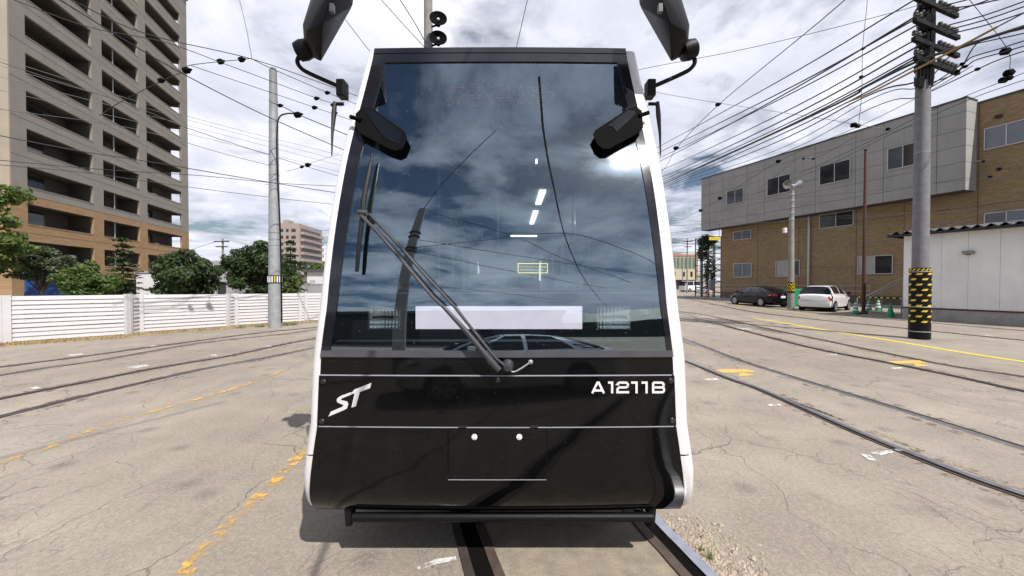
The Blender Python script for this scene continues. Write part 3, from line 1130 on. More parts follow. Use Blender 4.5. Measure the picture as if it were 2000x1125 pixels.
tw(U0, UE, -0.22, 0, 0, zt - OP)
tw(UE - 0.22, UE, -1.9, -0.22, 0, zt - OP)
for k in range(NF):
    zo1 = zt + FLH * k
    zo0 = zo1 - OP
    for a, b in ((U0, c1a), (c1b, c2a), (c2b, c3a), (c3b, UE)):
        tw(a, b, -0.22, 0, zo0, zo1)
    nz = zo1 + FLH - OP
    tw(U0, UE, -0.22, 0, zo1, nz)
    tw(UE - 0.22, UE, -1.9, -0.22, zo1, nz)
    ledge = MB()
    for (a, b) in ((c1a, c1b), (c2a, c2b), (c3a, c3b)):
        bal = MB()
        # floor and ceiling slab, side walls
        T.box(bal, a - 0.15, b + 0.12 if b != c3b else UE - 0.23, -1.9, -0.225, zo1 + 0.02, zo1 + 0.22)
        T.box(bal, a - 0.16, a, -1.9, -0.225, zo0 - 1.0, zo1 + 0.02)
        if b != c3b:
            T.box(bal, b, b + 0.16, -1.9, -0.225, zo0 - 1.0, zo1 + 0.02)
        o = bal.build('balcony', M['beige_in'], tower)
        # glazed door at the back
        dr = MB()
        w = (b - a)
        T.box(dr, a + w * 0.12, a + w * 0.62, -1.88, -1.82, zo0 - 0.95, zo1 - 0.15)
        dr.build('glass_door', M['window_dark'], o)
        if a == c2a:
            pp = MB().tube([T.P(a + w * 0.36, -0.28, zo0 - 0.9), T.P(a + w * 0.36, -0.28, zo1)], 0.055, 6)
            pp.build('downpipe', M['galv'], o)
        if R.random() < 0.5:
            it = MB()
            uu = a + w * R.uniform(0.25, 0.8)
            T.box(it, uu, uu + R.uniform(0.4, 0.9), -0.8, -0.4, zo0 - 0.9, zo0 + R.uniform(-0.1, 0.25))
            it.build('balcony_clutter', M['curtain'], o)
        T.box(ledge, a - 0.02, b + 0.02, -0.24, 0.03, zo0 - 0.05, zo0 + 0.004)
    ledge.build('sill', M['brick_tower' if zo0 < ZB else 'beige'], tower)
    jt = MB()
    T.box(jt, U0, UE, 0.002, 0.006, zo1 + 0.62, zo1 + 0.645)
    jt.build('joint', M['beige_in'], tower)
tw(U0, UE, -0.22, 0, zt + FLH * NF - OP, ZTOP)
tw(UE - 0.22, UE, -1.9, -0.22, zt + FLH * NF - OP, ZTOP)
wall.build('wall', M['beige'], tower)
brick.build('brick_wall', M['brick_tower'], tower)
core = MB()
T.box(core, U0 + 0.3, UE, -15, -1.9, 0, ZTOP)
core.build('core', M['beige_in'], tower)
endw = MB()
T.box(endw, U0 - 0.12, U0 - 0.002, -15, 0.0, ZB + 0.002, ZTOP)
endw.build('end_wall', M['tan_end'], tower)
endb = MB()
T.box(endb, U0 - 0.125, U0 - 0.002, -15, 0.004, 0, ZB)
endb.build('brick_end_wall', M['brick_tower'], tower)
roof = MB()
T.box(roof, U0 - 0.2, UE + 0.15, -15.1, 0.15, ZTOP, ZTOP + 0.3)
roof.build('roof_edge', M['beige'], tower)

# ================================================================== RIGHT: DEPOT BUILDING
D0 = G(1408, 584)
D = Frame((D0.x, D0.y), (0.3520, -0.936))
depot = thing('depot_building', 'brick depot building with a grey panelled upper storey', 'depot', D.P(0, 0, 0))
M['brick_depot'] = brick_mat('brick_depot', (0.235, 0.165, 0.088), (0.335, 0.240, 0.130), (0.24, 0.195, 0.14), D.d, 0.30, 0.09)
M['grey_panel'] = wall_mat('grey_panel', (0.335, 0.330, 0.322), D.d, 0.40)
M['joint_dark'] = mat('joint_dark', (0.07, 0.068, 0.065), 0.9)
ZBR = D.hit(1950, 192, 0)[1]
bw_ = MB()
D.box(bw_, 0, 30, -14, 0, 0, ZBR)
bw_.build('brick_wall', M['brick_depot'], depot)
GO = 1.25
gu0, gz1 = D.hit(1369.5, 350.5, GO)
_, gz0 = D.hit(1369.5, 450, GO)
gu1, _ = D.hit(1884, 300, GO)
gz1b = D.hit(1884, 193, GO)[1]
gz1 = 0.5 * (gz1 + gz1b)
gz0 = 0.5 * (gz0 + D.hit(1884, 372, GO)[1])
gb = MB()
D.box(gb, gu0, gu1, 0.003, GO - 0.05, gz0, gz1)
gb.build('upper_storey', M['joint_dark'], depot)
cols = [1369.5, 1386, 1412, 1460, 1493, 1552, 1592, 1670, 1724.5, 1783, 1828, 1884]
cus = [D.hit(x, 400, GO)[0] for x in cols]
rws = [0, 0.13, 0.31, 0.49, 0.67, 0.86, 1.0]
for i in range(len(cus) - 1):
    for j in range(len(rws) - 1):
        p = MB()
        dn = R.uniform(-0.004, 0.004)
        D.box(p, cus[i] + 0.012, cus[i + 1] - 0.012, GO - 0.05, GO + dn, gz0 + (gz1 - gz0) * rws[j] + 0.011, gz0 + (gz1 - gz0) * rws[j + 1] - 0.011)
        p.build('panel', M['grey_panel'], depot)
ep = MB()
for j in range(len(rws) - 1):
    D.box(ep, gu1 + 0.002, gu1 + 0.05, 0.01, GO, gz0 + (gz1 - gz0) * rws[j] + 0.011, gz0 + (gz1 - gz0) * rws[j + 1] - 0.011)
ep.build('end_panel', M['grey_panel'], depot)
cp = MB()
D.box(cp, gu0 - 0.03, gu1 + 0.08, 0.0, GO + 0.05, gz1, gz1 + 0.09)
cp.build('coping', M['joint_dark'], depot)
cp = MB()
D.box(cp, -0.05, 30.05, -14.05, 0.06, ZBR, ZBR + 0.12)
cp.build('coping', M['joint_dark'], depot)


def dwin(x0, x1, yt, yb, n, panes=2, **kw):
    u0, z1 = D.hit(x0, yt, n)
    _, z0 = D.hit(x0, yb, n)
    u1, _ = D.hit(x1, yt, n)
    window(D, depot, u0, u1, z0, z1, n, panes, **kw)


dwin(1420, 1453, 374, 402, GO)
dwin(1499, 1545, 350, 384, GO)
dwin(1601, 1662, 325, 363, GO, glassms=('window_dark', 'window_dark'))
dwin(1734, 1796, 291, 334, GO, glassms=('window_mid', 'window_dark'))
dwin(1433, 1468, 453, 470, 0)
dwin(1601, 1668, 420, 447.5, 0, glassms=('window_mid', 'window_dark'))
dwin(1433, 1469, 515, 542, 0, glassms=('window_mid', 'window_mid'))
dwin(1516, 1563, 510, 540.5, 0, glassms=('curtain', 'window_mid'))
dwin(1676, 1745, 501, 536, 0, glassms=('curtain', 'window_dark'))
dwin(1923, 2060, 252, 294, 0, 3, glassms=('blind', 'blind', 'blind'))
dwin(1923, 2060, 417, 438, 0, 3, glassms=('window_mid', 'blind', 'window_mid'))
for x in (1480, 1560, 1672, 1765, 1908):
    u, _ = D.hit(x, 500, 0)
    j = MB()
    D.box(j, u - 0.015, u + 0.015, 0.002, 0.008, 0.02, gz0 - 0.01 if x < 1880 else ZBR - 0.02)
    j.build('expansion_joint', M['joint_dark'], depot)
for y in (403, 455, 500):
    _, z = D.hit(1408, y, 0)
for z in (2.9, gz0 - 0.9):
    j = MB()
    D.box(j, 0.01, 29.9, 0.0025, 0.0075, z, z + 0.025)
    j.build('floor_joint', M['joint_dark'], depot)
u, zt_ = D.hit(1580, 424, 0.14)
_, zb_ = D.hit(1580, 552, 0.14)
MB().tube([D.P(u, 0.14, zb_ - 0.8), D.P(u, 0.14, gz0 - 0.02)], 0.085, 8).build('drainpipe', M['aluminium'], depot, smooth=40)
pl_ = MB()
D.box(pl_, 0, 30, 0.0, 0.03, 0, 0.75)
pl_.build('dark_base_band', mat('dark_base_band', (0.13, 0.10, 0.07), 0.9, var=0.3, scale=1.5), depot)  # dark strip added for the band of shadow and pipes at the wall foot
# small lamp on the brick wall top right
u, z = D.hit(1950, 227, 0.1)
lb = MB()
D.box(lb, u - 0.14, u + 0.14, 0.003, 0.2, z - 0.09, z + 0.09)
lb.build('wall_lamp', M['rust'], depot, bevel=0.03)
# slab the building stands on
sb = MB()
D.box(sb, -3.5, 30, 0.0, 1.2, 0, 0.13)
tag(sb.build('pavement', M['concrete'], bevel=0.01), 'low concrete pavement along the depot wall', kind='structure')

# pipe railing in front of the depot
rail_ = thing('pipe_railing', 'thin grey pipe railing along the depot wall', 'railing', D.P(6, 1.0, 0.13))
for z in (0.95, 1.35):
    MB().tube([D.P(1.0, 1.0, 0.13 + z), D.P(13.2, 1.0, 0.13 + z)], 0.022, 6).build('rail', M['galv'], rail_)
for k in range(8):
    MB().tube([D.P(1.2 + k * 1.7, 1.0, 0.13), D.P(1.2 + k * 1.7, 1.0, 0.13 + 1.37)], 0.022, 6).build('post', M['galv'], rail_)
st = thing('stair_rail', 'sloping grey stair handrail behind the rusty thin pole', 'handrail', D.P(10.3, 2.0, 0.0))
a0, a1 = A(1684, 588, 22.5), A(1764, 548, 21.0)
for off in (0.0, 0.16):
    MB().tube([a0 + Vector((0, 0, off)), a1 + Vector((0, 0, off))], 0.03, 6).build('rail', M['galv'], st)
for p in (a0, a0.lerp(a1, 0.5), a1):
    MB().tube([Vector((p.x, p.y, 0)), p + Vector((0, 0, 0.16))], 0.025, 6).build('post', M['galv'], st)

# ================================================================== RIGHT: WHITE SHED
S0, S1 = G(1763, 622), G(2000, 637)
S = Frame((S0.x, S0.y), (S1.x - S0.x, S1.y - S0.y))
shed = thing('white_shed', 'white panelled shed with a black corrugated roof edge', 'shed', S.P(0, 0, 0))
M['shed_white'] = wall_mat('shed_white', (0.84, 0.84, 0.825), S.d, 0.16)
M['roof_black'] = mat('roof_black', (0.022, 0.018, 0.017), 0.6, var=0.3, scale=4)
SZ = S.hit(1763, 462, 0)[1]
us = [0] + [S.hit(x, 550, 0)[0] for x in (1838, 1890.5, 1953)] + [3.9, 5.0, 6.2]
for i in range(len(us) - 1):
    p = MB()
    S.box(p, us[i] + 0.004, us[i + 1] - 0.004, -0.08, 0, 0.565, SZ + 0.25)
    p.build('wall_panel', M['shed_white'], shed)
p = MB()
S.box(p, 0.02, 6.2, -5, -0.081, 0, SZ + 0.24)
p.build('core', M['joint_dark'], shed)
p = MB()
S.box(p, -0.01, 6.2, -0.08, 0.015, 0, 0.50)
p.build('base', M['concrete'], shed)
p = MB()
S.box(p, -0.02, 6.2, -0.06, 0.035, 0.502, 0.562)
p.build('rail', M['rust'], shed)
# corrugated roof
EO = 0.42
ue0 = S.hit(1731, 452, EO)[0]
zer = S.hit(1763, 459, EO)[1]
per = 0.36
rows = []
NU = 150
for lay in (0, 1):
    for (n, dz) in ((EO, 0.0), (-4.8, -0.12)):
        row = []
        for i in range(NU + 1):
            uu = ue0 + (6.6 - ue0) * i / NU
            ph = (uu - ue0) / per * 2 * math.pi
            w = 0.062 * math.cos(ph)
            row.append(S.P(uu, n, zer + 0.10 + dz + w + (0.012 if lay else 0)))
        rows.append(row)
rf = MB().grid([rows[0], rows[1]])
rf.grid([rows[3], rows[2]])
rf.grid([rows[2], rows[0]])
rf.build('corrugated_roof', M['roof_black'], shed, smooth=50)
p = MB()
S.box(p, ue0 + 0.02, 6.5, EO - 0.12, EO - 0.03, zer - 0.06, zer + 0.045)
S.box(p, ue0 + 0.02, ue0 + 0.08, -4.0, EO - 0.125, zer - 0.05, zer + 0.05)
S.box(p, ue0 + 0.02, 6.5, -0.05, EO - 0.125, SZ + 0.0, SZ + 0.03)
p.build('eave_board', M['roof_black'], shed)
u, z = S.hit(1891, 493, 0.1)
p = MB()
S.box(p, u - 0.17, u + 0.17, 0.002, 0.16, z - 0.07, z + 0.07)
lamp = p.build('wall_lamp', mat('lamp_beige', (0.26, 0.24, 0.21), 0.6), shed, bevel=0.015)
p = MB()
S.box(p, u - 0.06, u + 0.06, 0.03, 0.12, z - 0.105, z - 0.071)
p.build('bracket', M['rust'], lamp)


# ================================================================== TREES
def leaf(mb, p, n, s):
    t = n.orthogonal().normalized()
    t.rotate(Matrix.Rotation(R.uniform(0, 6.28), 3, n))
    b = n.cross(t)
    l, w = s * R.uniform(0.8, 1.3), s * R.uniform(0.45, 0.7)
    mb.add([p - t * l, p + b * w, p + t * l, p - b * w], [(0, 1, 2, 3)])


def rdir():
    while True:
        v = Vector((R.uniform(-1, 1), R.uniform(-1, 1), R.uniform(-1, 1)))
        if 0.05 < v.length < 1:
            return v.normalized()


def crown(mb, clumps, n, size):
    vol = [c[1][0] * c[1][1] * c[1][2] for c in clumps]
    for _ in range(n):
        c, r = R.choices(clumps, weights=[v ** 0.75 for v in vol])[0]
        d = rdir()
        k = R.uniform(0.35, 1.0) ** 0.55
        if R.random() < 0.06:
            k *= R.uniform(1.0, 1.25)
        p = c + Vector((d.x * r[0], d.y * r[1], d.z * r[2])) * k
        nn = (d * 0.7 + rdir() * 0.8 + Vector((0, 0, 0.35))).normalized()
        leaf(mb, p, nn, size * R.uniform(0.7, 1.3))


def tree(name, label, cat, base, trunk_h, spec, n, size, m, tr=0.09, group=None):
    """spec: (centre offset, radii) of the main masses; finer clumps are scattered over them"""
    root = thing(name, label, cat, base, group)
    cl = []
    for c, r in spec:
        c = base + Vector(c)
        cl.append((c, (r[0] * 0.72, r[1] * 0.72, r[2] * 0.72)))
        for _ in range(9):
            d = rdir()
            s = R.uniform(0.22, 0.42)
            cl.append((c + Vector((d.x * r[0], d.y * r[1], d.z * r[2])) * R.uniform(0.62, 0.95), (r[0] * s, r[1] * s, r[2] * s * 0.8)))
    mb = MB()
    top = base + Vector((0, 0, trunk_h))
    mb.tube([base + Vector((0, 0, -0.05)), base + Vector((0.03, 0, trunk_h * 0.5)), top], [tr, tr * 0.8, tr * 0.6], 7)
    for c, r in cl[::2]:
        if (c - top).length < 6:
            mid = top.lerp(c, 0.5) + Vector((0, 0, 0.12))
            mb.tube([top + Vector((0, 0, -0.15)), mid, c], [tr * 0.45, tr * 0.28, tr * 0.1], 5)
    mb.build('trunk', M['bark'], root)
    lf = MB()
    crown(lf, cl, n, size)
    lf.build('crown', M[m], root, fix=False)
    return root


def conifer(name, label, base, h, rad_, m, n=3000, group=None, levels=14, z0=0.05):
    root = thing(name, label, 'tree', base, group)
    MB().tube([base, base + Vector((0, 0, h * 0.97))], [0.08, 0.012], 6).build('trunk', M['bark'], root)
    lf = MB()
    per_l = n // levels
    for k in range(levels):
        t = (k + 0.5) / levels
        z = h * (z0 + (1 - z0) * t)
        rr = rad_ * (1 - t) ** 0.8 + 0.06
        for b in range(9):
            a = R.uniform(0, 6.28)
            L = rr * R.uniform(0.65, 1.12)
            for q in range(max(2, per_l // 9)):
                s = R.uniform(0.12, 1.0)
                p = base + Vector((math.cos(a) * L * s, math.sin(a) * L * s, z - L * s * 0.22 + R.gauss(0, 0.03)))
                p += Vector((R.gauss(0, 0.07), R.gauss(0, 0.07), 0)) * (0.4 + s)
                leaf(lf, p, (Vector((0, 0, 1)) + rdir() * 0.75).normalized(), 0.075 * R.uniform(0.6, 1.3))
    lf.build('crown', M[m], root, fix=False)
    return root


def at_ground(px, Y):
    return Vector(((px - 1000) / FPX * Y, Y, 0))


def zpix(py, Y):
    return A(1000, py, Y).z


# near deciduous tree reaching in from the left edge
b = at_ground(-70, 14.0)
tree('maple_tree', 'light green leafy tree reaching in from the left edge', 'tree', b, 2.6,
     [((0.0, 0, 4.5), (1.5, 1.5, 1.3)), ((0.95, 0, 3.1), (1.1, 1.2, 0.62)), ((0.55, 0, 2.5), (1.3, 1.2, 0.5)), ((1.2, -0.2, 3.9), (0.7, 0.8, 0.5)), ((-1.2, 0.4, 3.4), (1.2, 1.2, 1.2))], 6500, 0.095, 'leaf_light', 0.12)
b = at_ground(82, 15.5)
tree('pine_shrub', 'grey green young pine in front of the blue sheet', 'tree', b, 1.4,
     [((0.05, 0, 2.5), (0.95, 0.7, 0.45)), ((-0.45, 0, 2.05), (0.8, 0.7, 0.35)), ((0.7, 0, 2.5), (0.7, 0.5, 0.4)), ((0.2, 0, 2.9), (0.6, 0.5, 0.35))], 5200, 0.055, 'leaf_grey', 0.06)
b = at_ground(164, 15.0)
tree('yew_bush', 'bright green feathery bush behind the fence', 'bush', b, 0.7,
     [((0.0, 0, 1.55), (1.1, 0.9, 0.85)), ((0.55, 0, 1.15), (0.8, 0.7, 0.6)), ((-0.5, 0, 1.85), (0.7, 0.6, 0.5)), ((0.1, 0, 2.2), (0.6, 0.5, 0.35)), ((0.9, 0, 1.6), (0.6, 0.5, 0.5))], 7000, 0.06, 'leaf_mid', 0.07)
conifer('fir_tree', 'small pointed fir tree with layered branches', at_ground(240, 16.5), zpix(462, 16.5), 0.95, 'leaf_fir', 4200)
b = at_ground(358, 17.0)
tree('round_tree', 'dark rounded tree beside the tower corner', 'tree', b, 0.9,
     [((0.0, 0, 1.9), (1.45, 1.2, 1.05)), ((-0.75, 0, 2.3), (0.8, 0.8, 0.65)), ((0.8, 0, 2.15), (0.85, 0.8, 0.65)), ((0.1, 0, 2.7), (0.9, 0.7, 0.5)), ((0.0, 0.1, 1.2), (1.3, 1.0, 0.7))], 8500, 0.085, 'leaf_dark', 0.1)
b = at_ground(508, 23.0)
tree('broad_tree', 'large dark tree behind the grey pole', 'tree', b, 1.6,
     [((-0.6, 0, 2.7), (1.5, 1.4, 1.25)), ((0.9, 0.2, 2.6), (1.4, 1.3, 1.3)), ((-1.3, 0, 3.1), (0.8, 0.8, 0.7)), ((0.1, 0, 3.5), (1.1, 1.0, 0.75)), ((1.7, 0.3, 2.0), (0.8, 0.8, 0.8)), ((-1.2, 0.1, 1.9), (1.0, 0.9, 0.7)), ((0.3, 0.3, 1.5), (1.6, 1.0, 0.8))], 9500, 0.105, 'leaf_dark', 0.12)
conifer('cedar_tree', 'pointed green conifer right of the grey pole', at_ground(568, 21.0), zpix(466, 21.0), 0.95, 'leaf_dark', 3600, levels=11)
b = at_ground(566, 17.5)
tree('sapling', 'pale green young shrub right of the grey pole', 'bush', b, 0.5,
     [((0.0, 0, 1.35), (0.5, 0.4, 0.55)), ((0.25, 0, 1.7), (0.45, 0.3, 0.3))], 900, 0.085, 'leaf_light', 0.03)
b = at_ground(612, 30)
tree('far_bush', 'small green bush by the far garage', 'bush', b, 0.5, [((0, 0, 1.0), (0.8, 0.6, 0.7))], 700, 0.12, 'leaf_mid', 0.05)
b = at_ground(622, 75)
tree('far_tree', 'distant green tree top near the tram side', 'tree', b, 3.0, [((0, 0, 4.2), (2.4, 2.0, 2.0))], 900, 0.3, 'leaf_mid', 0.15)

# ------------------------------------------------------------------ left background buildings
def house_frame(px, Y, ang):
    p = at_ground(px, Y)
    return Frame((p.x, p.y), (math.cos(ang), math.sin(ang)))


M['pale_wall'] = mat('pale_wall', (0.60, 0.585, 0.60), 0.75, var=0.06, scale=1.2)
M['grey_wall'] = mat('grey_wall', (0.33, 0.33, 0.34), 0.8, var=0.1, scale=1.0)
M['dark_roof'] = mat('dark_roof', (0.07, 0.07, 0.08), 0.7)
M['pink_wall'] = mat('pink_wall', (0.33, 0.265, 0.235), 0.8, var=0.08, scale=0.2)

F1 = house_frame(266, 20.0, rad(8))
w1 = thing('garden_wall', 'plain pale wall left of the round tree', 'wall', F1.P(0, 0, 0))
p = MB(); F1.box(p, 0, 2.9, -0.2, 0, 0, zpix(533, 20)); p.build('wall', M['pale_wall'], w1)
p = MB(); F1.box(p, -0.05, 2.95, -0.25, 0.05, zpix(533, 20) + 0.002, zpix(531, 20) + 0.04); p.build('coping', M['grey_wall'], w1)

F2 = house_frame(418, 25.0, rad(4))
gh = thing('gatehouse', 'low grey concrete gatehouse with a dark doorway', 'building', F2.P(0, 0, 0))
zg = zpix(518, 25)
wu = [0, 0.95, 1.75, 2.25]
p = MB()
F2.box(p, 0, 0.15, -3, 0, 0, zg)
F2.box(p, 0.15, 0.75, -0.2, 0, 0, 0.9)
F2.box(p, 0.75, 1.25, -3, 0.0, 0, zg - 0.3)
F2.box(p, 0.15, 0.75, -0.2, 0.0, 1.75, zg)
F2.box(p, 1.25, 1.75, -2.2, -1.2, 0, zg - 0.9)
F2.box(p, 2.05, 2.35, -2.2, -1.2, 0, zg - 0.9)
F2.box(p, 1.75, 2.05, -2.2, -1.2, 2.0, zg - 0.9)
p.build('wall', M['grey_wall'], gh)
p = MB(); F2.box(p, -0.2, 1.45, -3.2, 0.3, zg + 0.002, zg + 0.28); p.build('roof', M['grey_wall'], gh)
p = MB(); F2.box(p, 0.16, 0.74, -0.19, -0.12, 0.9, 1.75); p.build('window', M['window_dark'], gh)
p = MB(); F2.box(p, 1.76, 2.04, -2.1, -1.9, 0, 2.0); p.build('door', M['black_matte'], gh)
F3 = house_frame(489, 24.0, rad(2))
w3 = thing('white_wall', 'short white wall just left of the grey pole', 'wall', F3.P(0, 0, 0))
zw = zpix(552, 24)
p = MB(); F3.box(p, 0, 1.6, -0.25, 0, 0, zw); p.build('wall', M['white_plain'], w3)
p = MB(); F3.box(p, -0.05, 1.65, -0.3, 0.05, zw + 0.001, zw + 0.08); p.build('coping', M['white_plain'], w3)
F4 = house_frame(552, 22.5, rad(3))
w4 = thing('grey_wall', 'grey block wall right of the grey pole', 'wall', F4.P(0, 0, 0))
p = MB(); F4.box(p, 0, 2.6, -0.2, 0, 0, zpix(556, 22.5)); p.build('wall', M['grey_wall'], w4)
p = MB(); F4.box(p, -0.02, 2.62, -0.22, 0.02, zpix(556, 22.5) + 0.001, zpix(556, 22.5) + 0.06); p.build('coping', M['concrete'], w4)

F5 = house_frame(600, 42.0, rad(0))
h5 = thing('far_garage', 'small flat roofed grey garage by the tram side', 'building', F5.P(0, 0, 0))
zr = zpix(531, 42)
p = MB(); F5.box(p, 0, 4.5, -4, 0, 0, zr); p.build('wall', M['pale_wall'], h5)
p = MB(); F5.box(p, -0.2, 4.7, -4.2, 0.3, zr + 0.002, zr + 0.25); p.build('roof', M['dark_roof'], h5)
p = MB(); F5.box(p, 0.3, 0.9, 0.003, 0.05, 0.5, 2.0); p.build('shutter', M['aluminium'], h5)

# blue sheeted stack behind the shrubs
F6 = house_frame(48, 17.2, rad(6))
bs = thing('blue_sheet', 'blue sheet hung over scaffolding behind the shrubs', 'tarpaulin', F6.P(0, 0, 0))
rows = []
for i in range(9):
    z = zpix(508, 17.2) * i / 8
    rows.append([F6.P(k * 0.21, 0.06 * math.sin(k * 1.3 + i * 0.5) + 0.05 * math.sin(i * 1.1), z) for k in range(10)])
sh = MB().grid(rows)
sh.grid([[q - F6.n * 0.03 for q in r] for r in reversed(rows)])
sh.build('sheet', M['blue_sheet'], bs, smooth=60)
p = MB()
for k in (0.0, 0.95, 1.9):
    p.tube([F6.P(k, -0.12, 0), F6.P(k, -0.12, zpix(500, 17.2))], 0.03, 6)
p.build('scaffold_pole', M['galv'], bs)

# far apartment block
F7 = house_frame(545, 115.0, rad(4))
fa = thing('far_apartment_block', 'distant pink apartment block with stepped top and balconies', 'apartment building', F7.P(0, 0, 0))
zf = zpix(436, 115)
LEN = 6.0
p = MB(); F7.box(p, 0, LEN, -16, 0, 0, zf); p.build('wall', M['pink_wall'], fa)
p = MB(); F7.box(p, 0.8, 2.6, -4, -1, zf, zf + 1.1); p.build('roof_house', M['pink_wall'], fa)
for k in range(8):
    z0 = 2.2 + k * 2.02
    for c in range(3):
        q = MB(); F7.box(q, 0.6 + c * 1.55, 1.35 + c * 1.55 + (0.5 if c == 2 else 0), 0.004, 0.06, z0 + 0.55, z0 + 1.45)
        q.build('window', M['window_dark'], fa)
    q = MB()
    F7.box(q, LEN + 0.01, LEN + 1.0, -15, -0.6, z0 - 0.1, z0 + 0.75)
    q.build('balcony', M['pink_wall'], fa)
    q = MB()
    F7.box(q, LEN + 0.004, LEN + 0.05, -14.6, -1.0, z0 + 0.76, z0 + 1.8)
    q.build('window_band', M['window_dark'], fa)

# ------------------------------------------------------------------ far right street end
F8 = house_frame(1290, 95.0, rad(0))
sb_ = thing('street_building', 'distant cream building with green windows and red roof edge', 'building', F8.P(0, 0, 0))
M['cream'] = mat('cream', (0.50, 0.44, 0.31), 0.8, var=0.08, scale=0.3)
M['red_edge'] = mat('red_edge', (0.42, 0.17, 0.11), 0.7)
M['green_glass'] = mat('green_glass', (0.10, 0.16, 0.14), 0.12, coat=0.5, var=0.4, scale=0.5)
zs = zpix(500, 95)
p = MB(); F8.box(p, 0, 8.9, -10, 0, 2.4, zs); p.build('wall', M['cream'], sb_)
p = MB(); F8.box(p, 0, 8.9, -10, -1.2, 0, 2.4); p.build('ground_floor', M['dark_roof'], sb_)
p = MB(); F8.box(p, -0.1, 9.0, -10, 0.15, zs, zs + 0.4); F8.box(p, 8.91, 9.2, -10, 0.1, 2.4, zs); p.build('roof_edge', M['red_edge'], sb_)
for c in range(7):
    q = MB(); F8.box(q, 2.0 + c * 0.98, 2.75 + c * 0.98, 0.004, 0.06, 5.2, zs - 0.35); q.build('window', M['green_glass'], sb_)
for c in (3.2, 5.5, 7.4):
    q = MB(); F8.box(q, c, c + 0.5, 0.004, 0.06, 3.2, 4.4); q.build('window', M['window_dark'], sb_)

# ivy covered lattice beside the depot
lt = thing('lattice_gantry', 'dark steel lattice gantry overgrown with ivy at the depot corner', 'gantry', at_ground(1388, 41.5))
Yl = 41.5
xa, xb = (1372 - 1000) / FPX * Yl, (1408 - 1000) / FPX * Yl
zl = zpix(462, Yl)
M['lattice'] = mat('lattice', (0.05, 0.05, 0.052), 0.6, 0.3)
for fx_ in (0, 0.33, 0.66, 1.0):
    for dy in (0, 1.6):
        x = xa + (xb - xa) * fx_
        MB().tube([(x, Yl + dy, 0), (x, Yl + dy, zl)], 0.06, 5).build('post', M['lattice'], lt)
p = MB()
for k in range(11):
    z = zl * (k + 1) / 11
    p.tube([(xa, Yl, z), (xb, Yl, z)], 0.035, 4)
    p.tube([(xa, Yl + 1.6, z), (xb, Yl + 1.6, z - 0.3)], 0.035, 4)
    if k < 10:
        x0, x1 = (xa, xb) if k % 2 else (xb, xa)
        p.tube([(x0, Yl, z), (x1, Yl, z + zl / 11)], 0.03, 4)
p.build('bracing', M['lattice'], lt)['kind'] = 'stuff'
lf = MB()
cl = [(Vector((xa + 0.5, Yl + 0.4, zl - 0.6)), (0.9, 0.6, 0.9)), (Vector((xa + 0.2, Yl + 0.5, zl - 1.8)), (0.55, 0.6, 0.8)), (Vector(((xa + xb) / 2, Yl + 0.8, zl - 0.3)), (1.1, 0.6, 0.5)), (Vector(((xa + xb) / 2 + 0.3, Yl + 1.0, zl * 0.45)), (0.7, 0.4, 2.2))]
crown(lf, cl, 2600, 0.11)
lf.build('ivy', M['leaf_dark'], lt, fix=False)['kind'] = 'stuff'
MB().box(xa + 0.55, xa + 1.1, Yl - 0.5, Yl - 0.1, 0.9, 2.0).build('junction_box', M['galv'], lt, bevel=0.02)
ys = thing('hanging_sign', 'small yellow sign hanging below the grey storey', 'sign', A(1396, 465, 36.5))
c0, c1 = A(1385.5, 463, 36.5), A(1407, 469, 36.5)
MB().box(c0.x, c1.x, 36.5, 36.56, c1.z, c0.z).build('board', M['yellow_sign'], ys)
p = MB()
for k in range(9):
    x = c0.x + 0.12 + (c1.x - c0.x - 0.24) * k / 8.6
    p.box(x, x + 0.05, 36.496, 36.499, c1.z + 0.1, c0.z - 0.1)
p.build('lettering', mat('ochre_print', (0.42, 0.24, 0.02), 0.6), ys)
MB().tube([(c1.x - 0.1, 36.53, c0.z), (c1.x - 0.1, 36.53, gz0 + 0.05)], 0.02, 4).build('hanger', M['lattice'], ys)

# low grey guard fence, far utility cabinet and orange cone
p0 = at_ground(1367, 52)
gf = thing('guard_barrier', 'low grey guard barrier at the far end of the street', 'barrier', p0)
for z in (0.35, 0.7, 1.0):
    MB().box(p0.x - 0.5, p0.x + 0.7, p0.y - 0.03, p0.y + 0.03, z, z + 0.18).build('rail', M['galv'], gf)
for dx in (-0.45, 0.1, 0.65):
    MB().box(p0.x + dx - 0.04, p0.x + dx + 0.04, p0.y + 0.035, p0.y + 0.1, 0, 1.2).build('post', M['galv'], gf)


# ================================================================== POLES
PB = 1275 / 110.0


